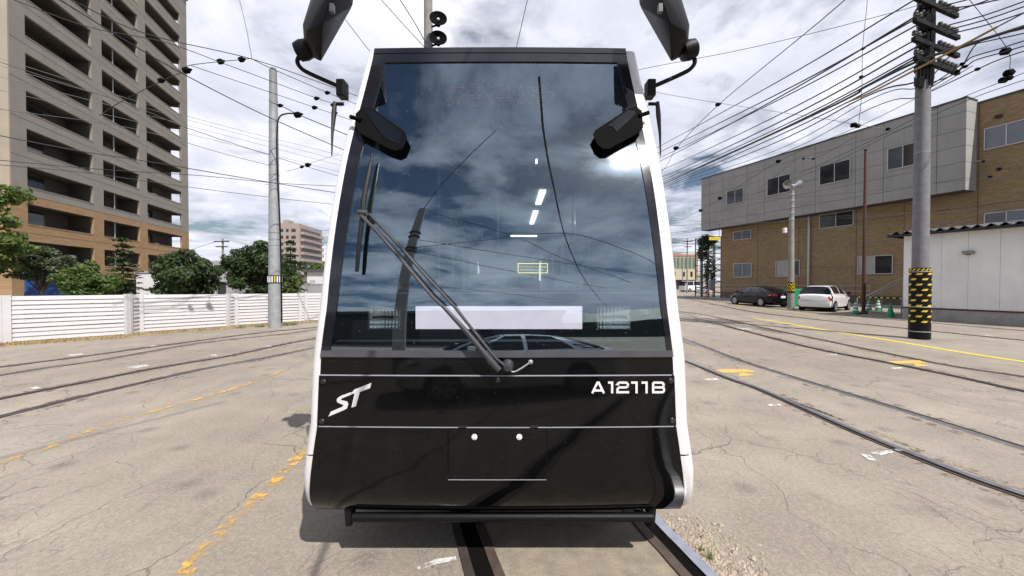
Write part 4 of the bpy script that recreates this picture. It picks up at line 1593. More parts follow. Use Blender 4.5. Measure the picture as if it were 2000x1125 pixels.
def banded_pole():
    base = at_ground(1797, PB)
    base.z = 0
    root = thing('utility_pole', 'tall grey concrete pole wrapped in black and yellow hazard sheet', 'utility pole', base)
    ax = base
    MB().lathe([(0.20, 0), (0.195, 1.5), (0.18, 5.0), (0.165, 9.0), (0.14, 13.5)], 20, Matrix.Translation(base)).build('pole', M['grey_pole'], root, smooth=40)
    zw = zpix(524, PB)
    r1 = 0.245
    MB().lathe([(0.20, 0.0), (r1, 0.012), (r1, zw - 0.02), (0.215, zw), (0.19, zw)], 24, Matrix.Translation(base + Vector((0, 0, 0.01)))).build('hazard_wrap', M['black_plastic'], root, smooth=35)

    def patch(a0, a1, z0, z1, skew, rr, nm):
        rows = []
        for k in range(2):
            z = (z0, z1)[k]
            row = []
            for j in range(4):
                a = a0 + (a1 - a0) * j / 3 + skew * k
                row.append(base + Vector((math.cos(a) * rr, math.sin(a) * rr, z)))
            rows.append(row)
        pb = MB().grid(rows)
        pb.grid([[base + (q - base) * 1 + Vector((-(q.x - base.x) * 0.02, -(q.y - base.y) * 0.02, 0)) for q in r] for r in rows])
        return pb.build(nm, M['yellow'], root)
    nr = 10
    for k in range(nr):
        z = zw - 0.20 - k * 0.158
        for j in range(6):
            a = j * math.pi / 3 + (math.pi / 6 if k % 2 else 0) + 0.35
            patch(a, a + 0.50, z, z + 0.055, 0.16, r1 + 0.004, 'reflective_patch')
    for j in range(16):
        a = j * 2 * math.pi / 16
        patch(a, a + 0.2, zw - 0.075, zw - 0.015, 0.22, r1 + 0.004, 'hazard_stripe')
    for z in (0.22, zw * 0.45, zw - 0.12):
        MB().lathe([(r1 + 0.002, z), (r1 + 0.007, z + 0.005), (r1 + 0.007, z + 0.02), (r1 + 0.002, z + 0.025)], 24, Matrix.Translation(base)).build('strap', M['galv'], root, smooth=40)
    # crossarms reach further out on the side away from the tram
    da = Vector((0.94, 0.35, 0)).normalized()
    nn = Vector((da.y, -da.x, 0))
    for i, (py, l0, l1) in enumerate(((-32, 0.95, 1.35), (20, 0.9, 1.3), (62, 0.95, 1.4), (98, 1.0, 1.4), (132, 0.9, 1.42))):
        z = zpix(py, PB)
        c = base + Vector((0, 0, z)) + nn * 0.20
        arm = MB()
        q = []
        for zz in (-0.065, 0.065):
            for (s, t) in ((-l0, -0.055), (l1, -0.055), (l1, 0.055), (-l0, 0.055)):
                q.append(c + da * s + nn * t + Vector((0, 0, zz)))
        arm.hexa(q)
        ao = arm.build('crossarm', M['galv_dark'], root, bevel=0.012)
        for s in (-l0 + 0.06, -l0 + 0.26, 0.38, 0.60, 0.82, 1.04, 1.26):
            ip = c + da * s + Vector((0, 0, 0.066))
            MB().lathe([(0.022, 0), (0.022, 0.05), (0.06, 0.06), (0.066, 0.11), (0.035, 0.125), (0.06, 0.14), (0.052, 0.18), (0.012, 0.20)], 9, Matrix.Translation(ip)).build('insulator', M['insulator'], ao, smooth=50)
        MB().lathe([(0.17, z - 0.09), (0.20, z - 0.08), (0.20, z + 0.08), (0.17, z + 0.09)], 14, Matrix.Translation(base)).build('band', M['galv_dark'], root)
    for k in range(7):
        a = 3.4 + k * 0.42
        cc = base + Vector((math.cos(a) * 0.205, math.sin(a) * 0.205, 0))
        MB().tube([cc + Vector((0, 0, zpix(172 - 6 * (k % 3), PB))), cc + Vector((0.02 * (k % 2), 0, zpix(60, PB))), cc + Vector((0, 0, zpix(-60, PB)))], 0.028, 6).build('riser_cable', M['black_plastic'], root)
    # coiled cables and junction boxes at the arms
    for z, a in ((zpix(150, PB), 1.2), (zpix(165, PB), 3.6), (zpix(110, PB), 4.4)):
        c = base + Vector((math.cos(a) * 0.24, math.sin(a) * 0.24, z))
        MB().box(c.x - 0.08, c.x + 0.08, c.y - 0.06, c.y + 0.06, c.z - 0.16, c.z + 0.14).build('junction_box', M['black_plastic'], root, bevel=0.015)
    for z in (zpix(420, PB), zpix(300, PB)):
        MB().lathe([(0.172, z), (0.18, z + 0.01), (0.18, z + 0.03), (0.172, z + 0.04)], 14, Matrix.Translation(base)).build('band', M['galv'], root)
    return base


M['galv_dark'] = mat('galv_dark', (0.010, 0.010, 0.011), 0.65, 0.0, var=0.25, spec=0.2)
BP = banded_pole()

# left grey pole
lp = at_ground(537, 1275 / 88.0)
root = thing('utility_pole', 'tall plain grey pole standing at the white fence', 'utility pole', lp)
zt2 = zpix(137, lp.y)
MB().lathe([(0.235, 0), (0.232, 0.5), (0.19, 4.0), (0.155, 7.5), (0.125, zt2 - 0.06), (0.13, zt2 - 0.05), (0.13, zt2)], 18, Matrix.Translation(lp)).build('pole', M['galv_pole'] if 'galv_pole' in M else M['galv'], root, smooth=40)
MB().lathe([(0.115, zt2 + 0.002), (0.10, zt2 + 0.05)], 14, Matrix.Translation(lp)).build('cap', M['black_matte'], root)
za, zb = zpix(553, lp.y), zpix(538, lp.y)
MB().lathe([(0.228, za), (0.236, za + 0.01), (0.234, zb - 0.01), (0.226, zb)], 20, Matrix.Translation(lp)).build('marker_band', M['black_matte'], root, smooth=40)
for j in range(18):
    a = j * 2 * math.pi / 18
    c, s = math.cos(a), math.sin(a)
    t = Vector((-s, c, 0)) * 0.022
    q = lp + Vector((c, s, 0)) * 0.242
    MB().hexa([q - t + Vector((0, 0, za + 0.03)), q + t + Vector((0, 0, za + 0.03)), q + t - Vector((c, s, 0)) * 0.01 + Vector((0, 0, za + 0.03)), q - t - Vector((c, s, 0)) * 0.01 + Vector((0, 0, za + 0.03)),
               q - t + Vector((0, 0, zb - 0.03)), q + t + Vector((0, 0, zb - 0.03)), q + t - Vector((c, s, 0)) * 0.01 + Vector((0, 0, zb - 0.03)), q - t - Vector((c, s, 0)) * 0.01 + Vector((0, 0, zb - 0.03))]).build('marker_stripe', M['white_plain'] if j % 5 else M['yellow'], root)
for py in (199, 240, 323, 343, 455, 468, 480):
    z = zpix(py, lp.y)
    r = 0.125 + (0.235 - 0.125) * (1 - z / zt2) + 0.004
    MB().lathe([(r - 0.004, z), (r + 0.008, z + 0.005), (r + 0.008, z + 0.035), (r - 0.004, z + 0.04)], 16, Matrix.Translation(lp)).build('band', M['galv'], root, smooth=40)
cond = smooth_curve([A(580, 222, lp.y - 0.1), A(560, 222, lp.y - 0.1), A(545, 230, lp.y - 0.1), A(541, 260, lp.y - 0.1), A(542, 340, lp.y - 0.08), A(546, 420, lp.y - 0.06), A(549, 520, lp.y - 0.02), A(550.5, 630, lp.y)], 5)
MB().tube(cond, 0.026, 6).build('conduit', M['black_plastic'], root, smooth=60)
for py in (300, 360, 420, 480, 520):
    z = zpix(py, lp.y)
    MB().tube([lp + Vector((-0.17, 0, z)), lp + Vector((-0.33, -0.02, z))], 0.011, 5).build('step_bolt', M['galv'], root)

# centre pole behind the tram with two round sirens
cp_ = at_ground(838, 12.5)
root = thing('signal_pole', 'grey pole behind the tram roof carrying two round black horns', 'pole', cp_)
MB().lathe([(0.17, 0), (0.14, zpix(40, 12.5)), (0.11, zpix(-260, 12.5))], 14, Matrix.Translation(cp_)).build('pole', M['concrete_pole'], root, smooth=40)
for py in (38, 76):
    c = A(856, py, 12.1)
    Mx = Matrix.Translation(c) @ Matrix.Rotation(rad(74), 4, 'X') @ Matrix.Rotation(rad(10), 4, 'Y')
    h = MB().lathe([(0.06, -0.22), (0.08, -0.1), (0.22, 0.0), (0.27, 0.03), (0.27, 0.06), (0.25, 0.065), (0.20, 0.03), (0.07, -0.06)], 20, Mx, cap=True).build('horn', M['black_matte'], root, smooth=45)
    MB().lathe([(0.045, -0.03), (0.05, 0.02), (0.03, 0.04)], 12, Mx).build('driver', M['galv'], h, smooth=45)
    MB().tube([c + Vector((-0.05, 0.25, 0.0)), Vector((cp_.x, cp_.y, c.z))], 0.03, 6).build('bracket', M['black_matte'], root)

# middle pole with two floodlights
mp_ = at_ground(1545, 1275 / 51.0)
root = thing('floodlight_pole', 'concrete pole with two floodlights and a yellow striped band', 'pole', mp_)
zm = zpix(372, mp_.y)
MB().lathe([(0.195, 0), (0.19, 1.0), (0.15, zm * 0.6), (0.125, zm)], 16, Matrix.Translation(mp_)).build('pole', M['concrete_pole'], root, smooth=40)
for k in range(5):
    z = zpix(430 - k * 12, mp_.y)
    MB().lathe([(0.145, z), (0.155, z + 0.01), (0.155, z + 0.12), (0.145, z + 0.13)], 14, Matrix.Translation(mp_)).build('band', M['galv'], root)
za, zb = zpix(572, mp_.y), zpix(551, mp_.y)
MB().lathe([(0.192, za), (0.198, za + 0.01), (0.196, zb - 0.01), (0.188, zb)], 20, Matrix.Translation(mp_)).build('hazard_band', M['black_matte'], root, smooth=40)
for j in range(9):
    for k in range(3):
        a = j * 2 * math.pi / 9 + 0.12 * k
        zz = za + 0.06 + k * 0.19
        rows = []
        for i in range(4):
            aa = a + 0.62 * i / 3
            rows.append([mp_ + Vector((math.cos(aa) * 0.203, math.sin(aa) * 0.203, zz + 0.16 - 0.16 * i / 3)), mp_ + Vector((math.cos(aa) * 0.203, math.sin(aa) * 0.203, zz + 0.25 - 0.16 * i / 3))])
        MB().grid(rows).build('hazard_stripe', M['yellow'], root)
zz = zpix(362, mp_.y)
MB().tube([mp_ + Vector((-0.35, -0.05, zz + 0.02)), mp_ + Vector((0.35, -0.05, zz + 0.02))], 0.035, 6).build('bracket', M['galv'], root)
c = A(1536, 360, mp_.y - 0.25)
Mx = Matrix.Translation(c) @ Matrix.Rotation(rad(105), 4, 'X')
MB().lathe([(0.09, -0.25), (0.12, -0.1), (0.27, 0.06), (0.29, 0.09), (0.27, 0.09), (0.1, 0.0)], 18, Mx).build('floodlight', mat('lamp_dark', (0.20, 0.19, 0.18), 0.5, 0.3), root, smooth=45)
c = A(1556, 362, mp_.y - 0.1)
Mx = Matrix.Translation(c) @ Matrix.Rotation(rad(72), 4, 'Y') @ Matrix.Rotation(rad(8), 4, 'X')
MB().lathe([(0.08, -0.22), (0.11, -0.08), (0.25, 0.2), (0.27, 0.24), (0.25, 0.24), (0.1, 0.05)], 18, Mx).build('floodlight', M['galv'], root, smooth=45)
bx = A(1533, 450, mp_.y - 0.1)
MB().box(bx.x - 0.09, bx.x + 0.09, bx.y - 0.1, bx.y + 0.1, bx.z - 0.16, bx.z + 0.16).build('meter_box', M['white_plain'], root, bevel=0.02)

# thin rusty pole
rp = at_ground(1687, 1275 / 61.0)
root = thing('thin_pole', 'thin rust brown steel pole between the white car and the cones', 'pole', rp)
MB().lathe([(0.085, 0), (0.08, 3.0), (0.055, zpix(294, rp.y))], 10, Matrix.Translation(rp)).build('pole', M['rust'], root, smooth=40)
MB().lathe([(0.19, 0), (0.19, 0.06), (0.10, 0.16), (0.09, 0.2)], 14, Matrix.Translation(rp)).build('foot', M['rust'], root, smooth=35)
MB().lathe([(0.07, zpix(294, rp.y)), (0.075, zpix(292, rp.y))], 10, Matrix.Translation(rp)).build('cap', M['black_matte'], root)


def far_pole(px, Y, top, label, r=0.14, arms=((6, 1.6), (16, 1.3))):
    b = at_ground(px, Y)
    root = thing('utility_pole', label, 'utility pole', b)
    z = zpix(top, Y)
    MB().lathe([(r, 0), (r * 0.7, z)], 8, Matrix.Translation(b)).build('pole', M['concrete_pole'], root, smooth=40)
    for dy, w in arms:
        za = zpix(top + dy, Y)
        MB().box(b.x - w / 2, b.x + w / 2, b.y - 0.2, b.y - 0.12, za - 0.05, za + 0.05).build('crossarm', M['galv_dark'], root)
    return root


far_pole(436, 42.0, 466, 'distant dark pole between the round tree and the broad tree')
far_pole(1342, 62.0, 466, 'distant dark utility pole in front of the cream building')
far_pole(1333, 85.0, 500, 'distant pale pole left of the dark utility pole', 0.15, ())
far_pole(1368, 56.0, 488, 'distant grey pole beside the ivy gantry', 0.1, ((5, 1.0),))


# ================================================================== OVERHEAD WIRES
ORD = ('topmost', 'second', 'third', 'fourth', 'fifth', 'sixth', 'seventh', 'eighth', 'lowest')

def wire(px, label, r=0.011, m='wire', group=None, n=6, beads=()):
    pts = smooth_curve([A(x, y, Y) for x, y, Y in px], n)
    root = MB().tube(pts, r, 5).build('overhead_wire', M[m])
    tag(root, label, 'overhead wire', group)
    for (x, y, Y, s) in beads:
        c = A(x, y, Y)
        MB().lathe([(0.012, -s), (0.6 * s, -0.7 * s), (0.65 * s, 0.1 * s), (0.35 * s, 0.5 * s), (0.012, s)], 8, Matrix.Translation(c) @ Matrix.Rotation(rad(80), 4, 'Y')).build('insulator', M['black_matte'], root, smooth=50)
    return root


GL = 'thin wires strung across the left sky'
wire([(0, -60, 7), (117, 0, 7.6), (228, 69, 8.3), (370, 151, 9.5), (523, 228, 11.4), (660, 288, 13.5), (760, 330, 16)], 'thick trolley wire sloping across the tower to the tram', 0.013)
wire([(60, -34, 8), (140, 0, 8.5), (288, 67, 9.6), (498, 117, 12), (660, 174, 14.5), (760, 210, 16)], 'wire passing just above the top of the grey pole', 0.012)
wire([(-40, -25, 9), (28, 0, 9.3), (174, 53, 10.2), (320, 82, 11), (434, 123, 12), (533, 160, 13.2), (619, 192, 14.4), (668, 208, 15)], 'wire from the tower top ending in insulators at the tram', 0.011, beads=((619, 192, 14.3, 0.11), (650, 205, 14.8, 0.09)))
wire([(492, 115, 12.1), (533, 135, 12.8), (640, 181, 14.8), (700, 205, 16)], 'short wire from the pull-off knot past the grey pole', 0.012, beads=((640, 181, 14.7, 0.11),))
wire([(373, 128, 11), (615, 210, 14), (690, 236, 15)], 'straight wire from the cross-span knot to the tram mirror', 0.010, beads=((615, 210, 13.9, 0.11), (655, 221, 14.4, 0.1)))
wire([(194, 226, 9.8), (236, 199, 9.9), (316, 158, 10.1), (366, 137, 10.3), (373, 127, 10.5), (473, 116, 11.6), (492, 114, 12)], 'cross-span wire with black insulators left of the grey pole', 0.010, beads=((316, 157, 10.1, 0.1), (366, 137, 10.3, 0.13), (432, 120, 11.2, 0.12), (473, 116, 11.6, 0.12)))
wire([(460, -40, 12), (468, 0, 12), (480, 50, 12), (492, 114, 12)], 'nearly vertical drop wire above the cross-span knot', 0.010, 'wire_pale')
wire([(-60, 92, 12), (0, 121, 12), (249, 203, 14), (363, 249, 15), (523, 302, 17), (651, 341, 20), (740, 366, 22)], 'sloping wire crossing the middle of the tower', 0.012)
for i, a in enumerate(((114, 228, 302), (128, 235, 312), (150, 246, 322), (176, 262, 335))):
    wire([(-60, a[0] - 18, 16), (0, a[0], 16), (370, a[1], 20), (660, a[2], 25), (760, a[2] + 25, 27)], '%s of four faint thin wires sloping across the left sky' % ('topmost', 'second', 'third', 'lowest')[i], 0.009, 'wire_pale', GL)
wire([(-60, 250, 9), (0, 265, 9.3), (156, 295, 10), (292, 316, 11), (526, 356, 13.4), (647, 375, 15), (740, 388, 16)], 'heavier dark wire passing the grey pole at mid height', 0.013)
wire([(-60, 308, 11), (0, 313, 11), (199, 331, 12), (391, 343, 13), (533, 357, 14.2), (647, 363, 15.5), (740, 366, 17)], 'nearly level wire meeting the grey pole band', 0.011)
wire([(-60, 317, 11.5), (0, 322, 11.5), (171, 338, 12.5), (373, 366, 14), (533, 386, 15), (660, 400, 17), (740, 408, 18)], 'lower level wire below the grey pole band', 0.010)
wire([(-60, 196, 13), (0, 213, 13), (249, 249, 14), (444, 302, 14.8), (526, 323, 14)], 'thin wire ending on the grey pole band', 0.010, 'wire_pale')
wire([(528, 199, 13.5), (560, 212, 13.2), (583, 224, 13), (660, 256, 12.5), (740, 290, 12)], 'stay wire with long insulator from the grey pole', 0.014, beads=((548, 206, 13.3, 0.1), (583, 224, 13, 0.16)))
wire([(560, 335, 15), (590, 326, 15.5), (608, 318, 16), (660, 302, 17)], 'short pull-off wire with a small clamp near the tram side', 0.008, 'wire_pale', beads=((590, 326, 15.5, 0.09), (602, 322, 15.8, 0.14)))
for i, (y0, y1) in enumerate(((448, 450), (460, 463), (471, 475), (482, 487), (494, 497))):
    wire([(596, y0, 45), (625, (y0 + y1) / 2 + 1, 45), (720, y1, 45)], '%s of five distant level wires between the far block and the tram' % ('topmost', 'second', 'third', 'fourth', 'lowest')[i], 0.02, 'wire_pale', 'distant wires beside the pink block')
wire([(330, 505, 42), (436, 470, 42), (520, 490, 42)], 'distant wire held by the far dark pole', 0.02, 'wire_pale')

wire([(640, -20, 10), (665, 25, 10.5), (722, 100, 11.5), (760, 150, 12)], 'wire between the left mirror and the tram roof corner', 0.009)
wire([(735, -12, 11), (745, 0, 11), (790, 50, 11.5), (832, 95, 12.4)], 'wire sloping down to the horn pole', 0.010)
wire([(776, -10, 12), (782, 0, 12), (812, 48, 12.2), (834, 88, 12.4)], 'cable pair beside the horn pole', 0.014, n=4)
wire([(1034, -20, 9), (1030, 0, 9), (1007, 100, 9.5), (1000, 130, 9.6)], 'steep wire above the middle of the tram roof', 0.008)

# right-hand wires
wire([(1760, -130, 7), (1650, 0, 8.6), (1403, 205, 14), (1322, 289, 18), (1295, 332, 22), (1240, 380, 26)], 'trolley wire crossing above the right mirror', 0.012, beads=((1403, 204, 13.9, 0.11), (1321, 289, 18, 0.14)))
wire([(1200, 150, 16), (1253, 135, 15), (1430, 101, 13), (1574, 68, 12), (1742, 25, 11), (1800, 8, 10.8)], 'slack wire from the tram roof to the banded pole top', 0.009)
GB = 'cables of the bundle running to the banded pole'
bundle = [((1240, 312), (1286, 287), (1764, 13)), ((1240, 321), (1291, 296), (1772, 46)), ((1240, 328), (1293, 306), (1760, 66)), ((1240, 335), (1293, 313), (1760, 49)),
          ((1240, 351), (1295, 331), (1764, 91)), ((1240, 361), (1297, 344), (1768, 104)), ((1240, 368), (1297, 350), (1780, 114)), ((1240, 377), (1298, 355), (1782, 118)),
          ((1240, 384), (1297, 362), (1786, 130))]
for i, (p0, p1, p2) in enumerate(bundle):
    sag = 6 if i < 4 else 9
    mx_ = ((p1[0] * 0.55 + p2[0] * 0.45), (p1[1] * 0.55 + p2[1] * 0.45) + sag)
    wire([(p0[0], p0[1], 44), (p1[0], p1[1], 38), (mx_[0], mx_[1], 17.5), (p2[0], p2[1], 11.75), (1806, p2[1] - (1806 - p2[0]) * 0.62, 11.3)], '%s cable counted from the top of the bundle fanning out to the banded pole' % ORD[i], 0.023 + 0.004 * (i % 2), 'wire', GB)
wire([(1240, 386, 44), (1297, 359, 38), (1582, 228, 16.5), (1688, 171, 13.2), (1787, 122, 11.2), (1850, 100, 10.4), (2000, 52, 9.0), (2120, 15, 8)], 'thickest black cable of the right bundle', 0.040)
wire([(1240, 388, 44), (1297, 365, 38), (1500, 285, 20), (1688, 190, 13), (1787, 161, 11.2)], 'thick lower cable of the right bundle', 0.024)
for i, (y1, y2) in enumerate(((372, 172), (376, 190))):   # upper, lower
    wire([(1240, 392, 44), (1300, y1 - 6, 37), (1500, 300 + i * 10, 20), (1700, y2 + 22, 13), (1795, y2, 11)], '%s of two thin cables hanging under the right bundle' % ('upper', 'lower')[i], 0.014, 'wire', 'thin lower cables of the right bundle')
wire([(1650, 202, 13.6), (1700, 181, 12.6), (1787, 137, 10.55), (1870, 94, 9.7), (1947, 53, 9.0)], 'yellow sleeved cable crossing the banded pole', 0.028, 'wire_yellow')
wire([(1947, 53, 9.0), (2000, 25, 8.6), (2100, -30, 8)], 'black tail of the yellow sleeved cable', 0.016)
GR = 'wires leaving the banded pole to the right'
for i, (p0, p1) in enumerate((((1838, 12), (1950, -22)), ((1842, 17), (1947, 0)), ((1846, 28), (1990, -25)), ((1842, 52), (2000, 3)), ((1845, 60), (2000, 13)), ((1848, 68), (2000, 25)))):
    m_ = ((p0[0] + p1[0]) / 2, (p0[1] + p1[1]) / 2 + 3)
    q = (p1[0] + (p1[0] - p0[0]) * 0.5, p1[1] + (p1[1] - p0[1]) * 0.55)
    wire([(p0[0], p0[1], 11.3), (m_[0], m_[1], 10.2), (p1[0], p1[1], 9.4), (q[0], q[1], 8.5)], '%s wire from the top running off the crossarms to the upper right edge' % ('first', 'second', 'third', 'fourth', 'fifth', 'lowest')[i], 0.017, 'wire', GR)
GS = 'slack looped wires right of the banded pole'
for i, pts in enumerate(([(1816, 163), (1870, 140), (1908, 85), (1960, 66), (2000, 56)], [(1816, 168), (1880, 125), (1900, 111), (1950, 96), (2000, 80)], [(1816, 172), (1886, 130), (1907, 117), (1960, 102), (2000, 90)], [(1820, 150), (1860, 105), (1890, 90), (1940, 78), (2000, 65)], [(1820, 178), (1910, 135), (1948, 118), (2000, 100)])):
    pp = [(x, y, 11.0 - (x - 1816) * 0.010) for x, y in pts] + [(2080, pts[-1][1] - 22, 8.4)]
    wire(pp, '%s slack black wire looping right from the banded pole' % ('topmost', 'third', 'fourth', 'second', 'lowest')[i], 0.015, 'wire', GS, beads=((pp[1][0], pp[1][1], pp[1][2], 0.07),))
wire([(1880, -18, 11), (1894, 0, 11), (1966, 93, 11), (1973, 136, 11)], 'thin drop wire at the upper right corner', 0.009, 'wire_pale', beads=((1966, 100, 11, 0.16), (1973, 142, 11, 0.16), (1962, 156, 11, 0.14)))
wire([(1690, -30, 16), (1694, 0, 16), (1685, 91, 16), (1683, 182, 16), (1677, 243, 16)], 'nearly vertical wire left of the banded pole', 0.011, 'wire_pale', beads=((1686, 95, 16, 0.09), (1683, 150, 16, 0.1)))
wire([(1230, 168, 20), (1280, 180, 19), (1396, 200, 17), (1609, 232, 16), (1669, 243, 16), (1742, 253, 15.5)], 'cross-span wire behind the right cable bundle', 0.010, 'wire_pale', beads=((1669, 244, 16, 0.16), (1735, 252, 15.5, 0.1)))
wire([(1900, 128, 12), (1810, 181, 14), (1677, 247, 17), (1521, 315, 22), (1407, 388, 30), (1365, 412, 34), (1250, 470, 46)], 'trolley wire running past the grey panels', 0.012, beads=((1677, 246, 17, 0.14), (1521, 315, 22, 0.16), (1407, 387, 30, 0.2), (1369, 411, 34, 0.2)))
wire([(2060, 118, 9), (1973, 153, 10), (1900, 182, 11), (1800, 225, 13), (1670, 290, 17), (1560, 340, 22)], 'double trolley wire in front of the grey storey', 0.010, beads=((1973, 152, 10, 0.1),))
wire([(2060, 137, 9), (1965, 168, 10), (1880, 200, 11.5), (1740, 262, 15), (1600, 330, 20), (1480, 376, 27)], 'lower trolley wire in front of the grey storey', 0.010)
wire([(1480, 372, 24), (1560, 309, 21), (1590, 310, 20.5), (1670, 268, 18)], 'pull-off wire above the second grey window', 0.008, beads=((1570, 310, 20.5, 0.08), (1589, 310, 20.5, 0.08)))
wire([(1905, 315, 14), (1925, 316, 14), (1952, 333, 14.2), (1968, 333, 14.4)], 'short pull-off wire in front of the right brick wall', 0.008, 'wire_pale', beads=((1921, 315, 14, 0.07), (1952, 330, 14.2, 0.1), (1935, 345, 14.2, 0.08)))
GT = 'thin wires low in front of the depot'
for i, a in enumerate(((1330, 395, 40, 1560, 385, 22, 1905, 350, 14), (1330, 441, 40, 1560, 431, 24, 1990, 404, 13.5), (1330, 452, 40, 1600, 425, 20, 1990, 412, 13), (1330, 460, 40, 1640, 445, 18, 1990, 432, 12))):
    wire([a[0:3], a[3:6], a[6:9], (2080, a[7] - 6, 11)], '%s thin wire strung low in front of the depot windows' % ('topmost', 'second', 'third', 'lowest')[i], 0.008, 'wire_pale', GT)
GD = 'tangle of distant wires at the street end'
for i in range(20):
    y0 = R.uniform(415, 500)
    y1 = y0 + R.uniform(-22, 16)
    wire([(1280, y0, R.uniform(50, 70)), (1335, (y0 + y1) / 2 + R.uniform(0, 5), 55), (R.uniform(1370, 1412), y1, 42)], 'thin dark wire in the tangle at the street end', R.uniform(0.014, 0.026), 'wire', GD, n=4)


# ================================================================== CARS
def loft(mb, sts, ringf):
    rows = [ringf(*s) for s in sts]
    mb.grid(rows, close=True)
    k = len(mb.v) - len(rows) * len(rows[0])
    m = len(rows[0])
    mb.f.append(tuple(k + j for j in range(m)))
    mb.f.append(tuple(k + (len(rows) - 1) * m + j for j in reversed(range(m))))


CARS = {
    'hatch': dict(L=3.85, st=[(-1.92, .68, .36, .80), (-1.89, .76, .28, .94), (-1.78, .815, .24, 1.03), (-1.3, .845, .22, 1.03), (0, .85, .20, .99), (.85, .845, .22, .95), (1.30, .825, .23, .87), (1.62, .78, .24, .78), (1.84, .68, .28, .66), (1.92, .56, .34, .55)],
                  gh=[(-1.80, .66, 1.02, 1.03), (-1.70, .62, 1.02, 1.26), (-1.60, .58, 1.02, 1.43), (-1.1, .57, 1.01, 1.505), (-.2, .575, .99, 1.515), (.35, .575, .97, 1.45), (.75, .62, .95, 1.19), (1.12, .72, .93, .94)],
                  wx=(-1.22, 1.22), r=.30, rear_glass=(-1.795, -1.60), side=((-1.25, -.28), (-.20, .72))),
    'sedan': dict(L=4.6, st=[(-2.30, .62, .38, .86), (-2.24, .76, .28, .98), (-2.0, .85, .24, 1.00), (-1.4, .885, .21, .985), (0, .89, .19, .95), (1.0, .885, .21, .93), (1.55, .86, .22, .87), (1.95, .80, .23, .78), (2.2, .68, .27, .66), (2.3, .5, .34, .55)],
                  gh=[(-1.95, .72, .98, .99), (-1.45, .64, .97, 1.24), (-.95, .60, .96, 1.40), (-.35, .59, .95, 1.45), (.2, .59, .94, 1.43), (.65, .62, .93, 1.27), (1.3, .74, .92, .925)],
                  wx=(-1.35, 1.38), r=.325, rear_glass=(-1.9, -1.0), side=((-1.15, -.22), (-.14, .9))),
    'van': dict(L=4.7, st=[(-2.35, .78, .36, 1.10), (-2.3, .83, .28, 1.15), (-1, .845, .24, 1.15), (1.2, .845, .24, 1.12), (1.9, .83, .26, 1.05), (2.3, .76, .30, .95), (2.35, .6, .36, .6)],
                gh=[(-2.33, .76, 1.14, 1.15), (-2.25, .74, 1.14, 1.9), (-1.2, .72, 1.14, 1.98), (.6, .72, 1.14, 1.98), (1.3, .71, 1.12, 1.88), (2.2, .76, 1.05, 1.06)],
                wx=(-1.35, 1.55), r=.32, rear_glass=(-2.32, -2.26), side=((-1.9, -.5), (-.4, .9))),
}


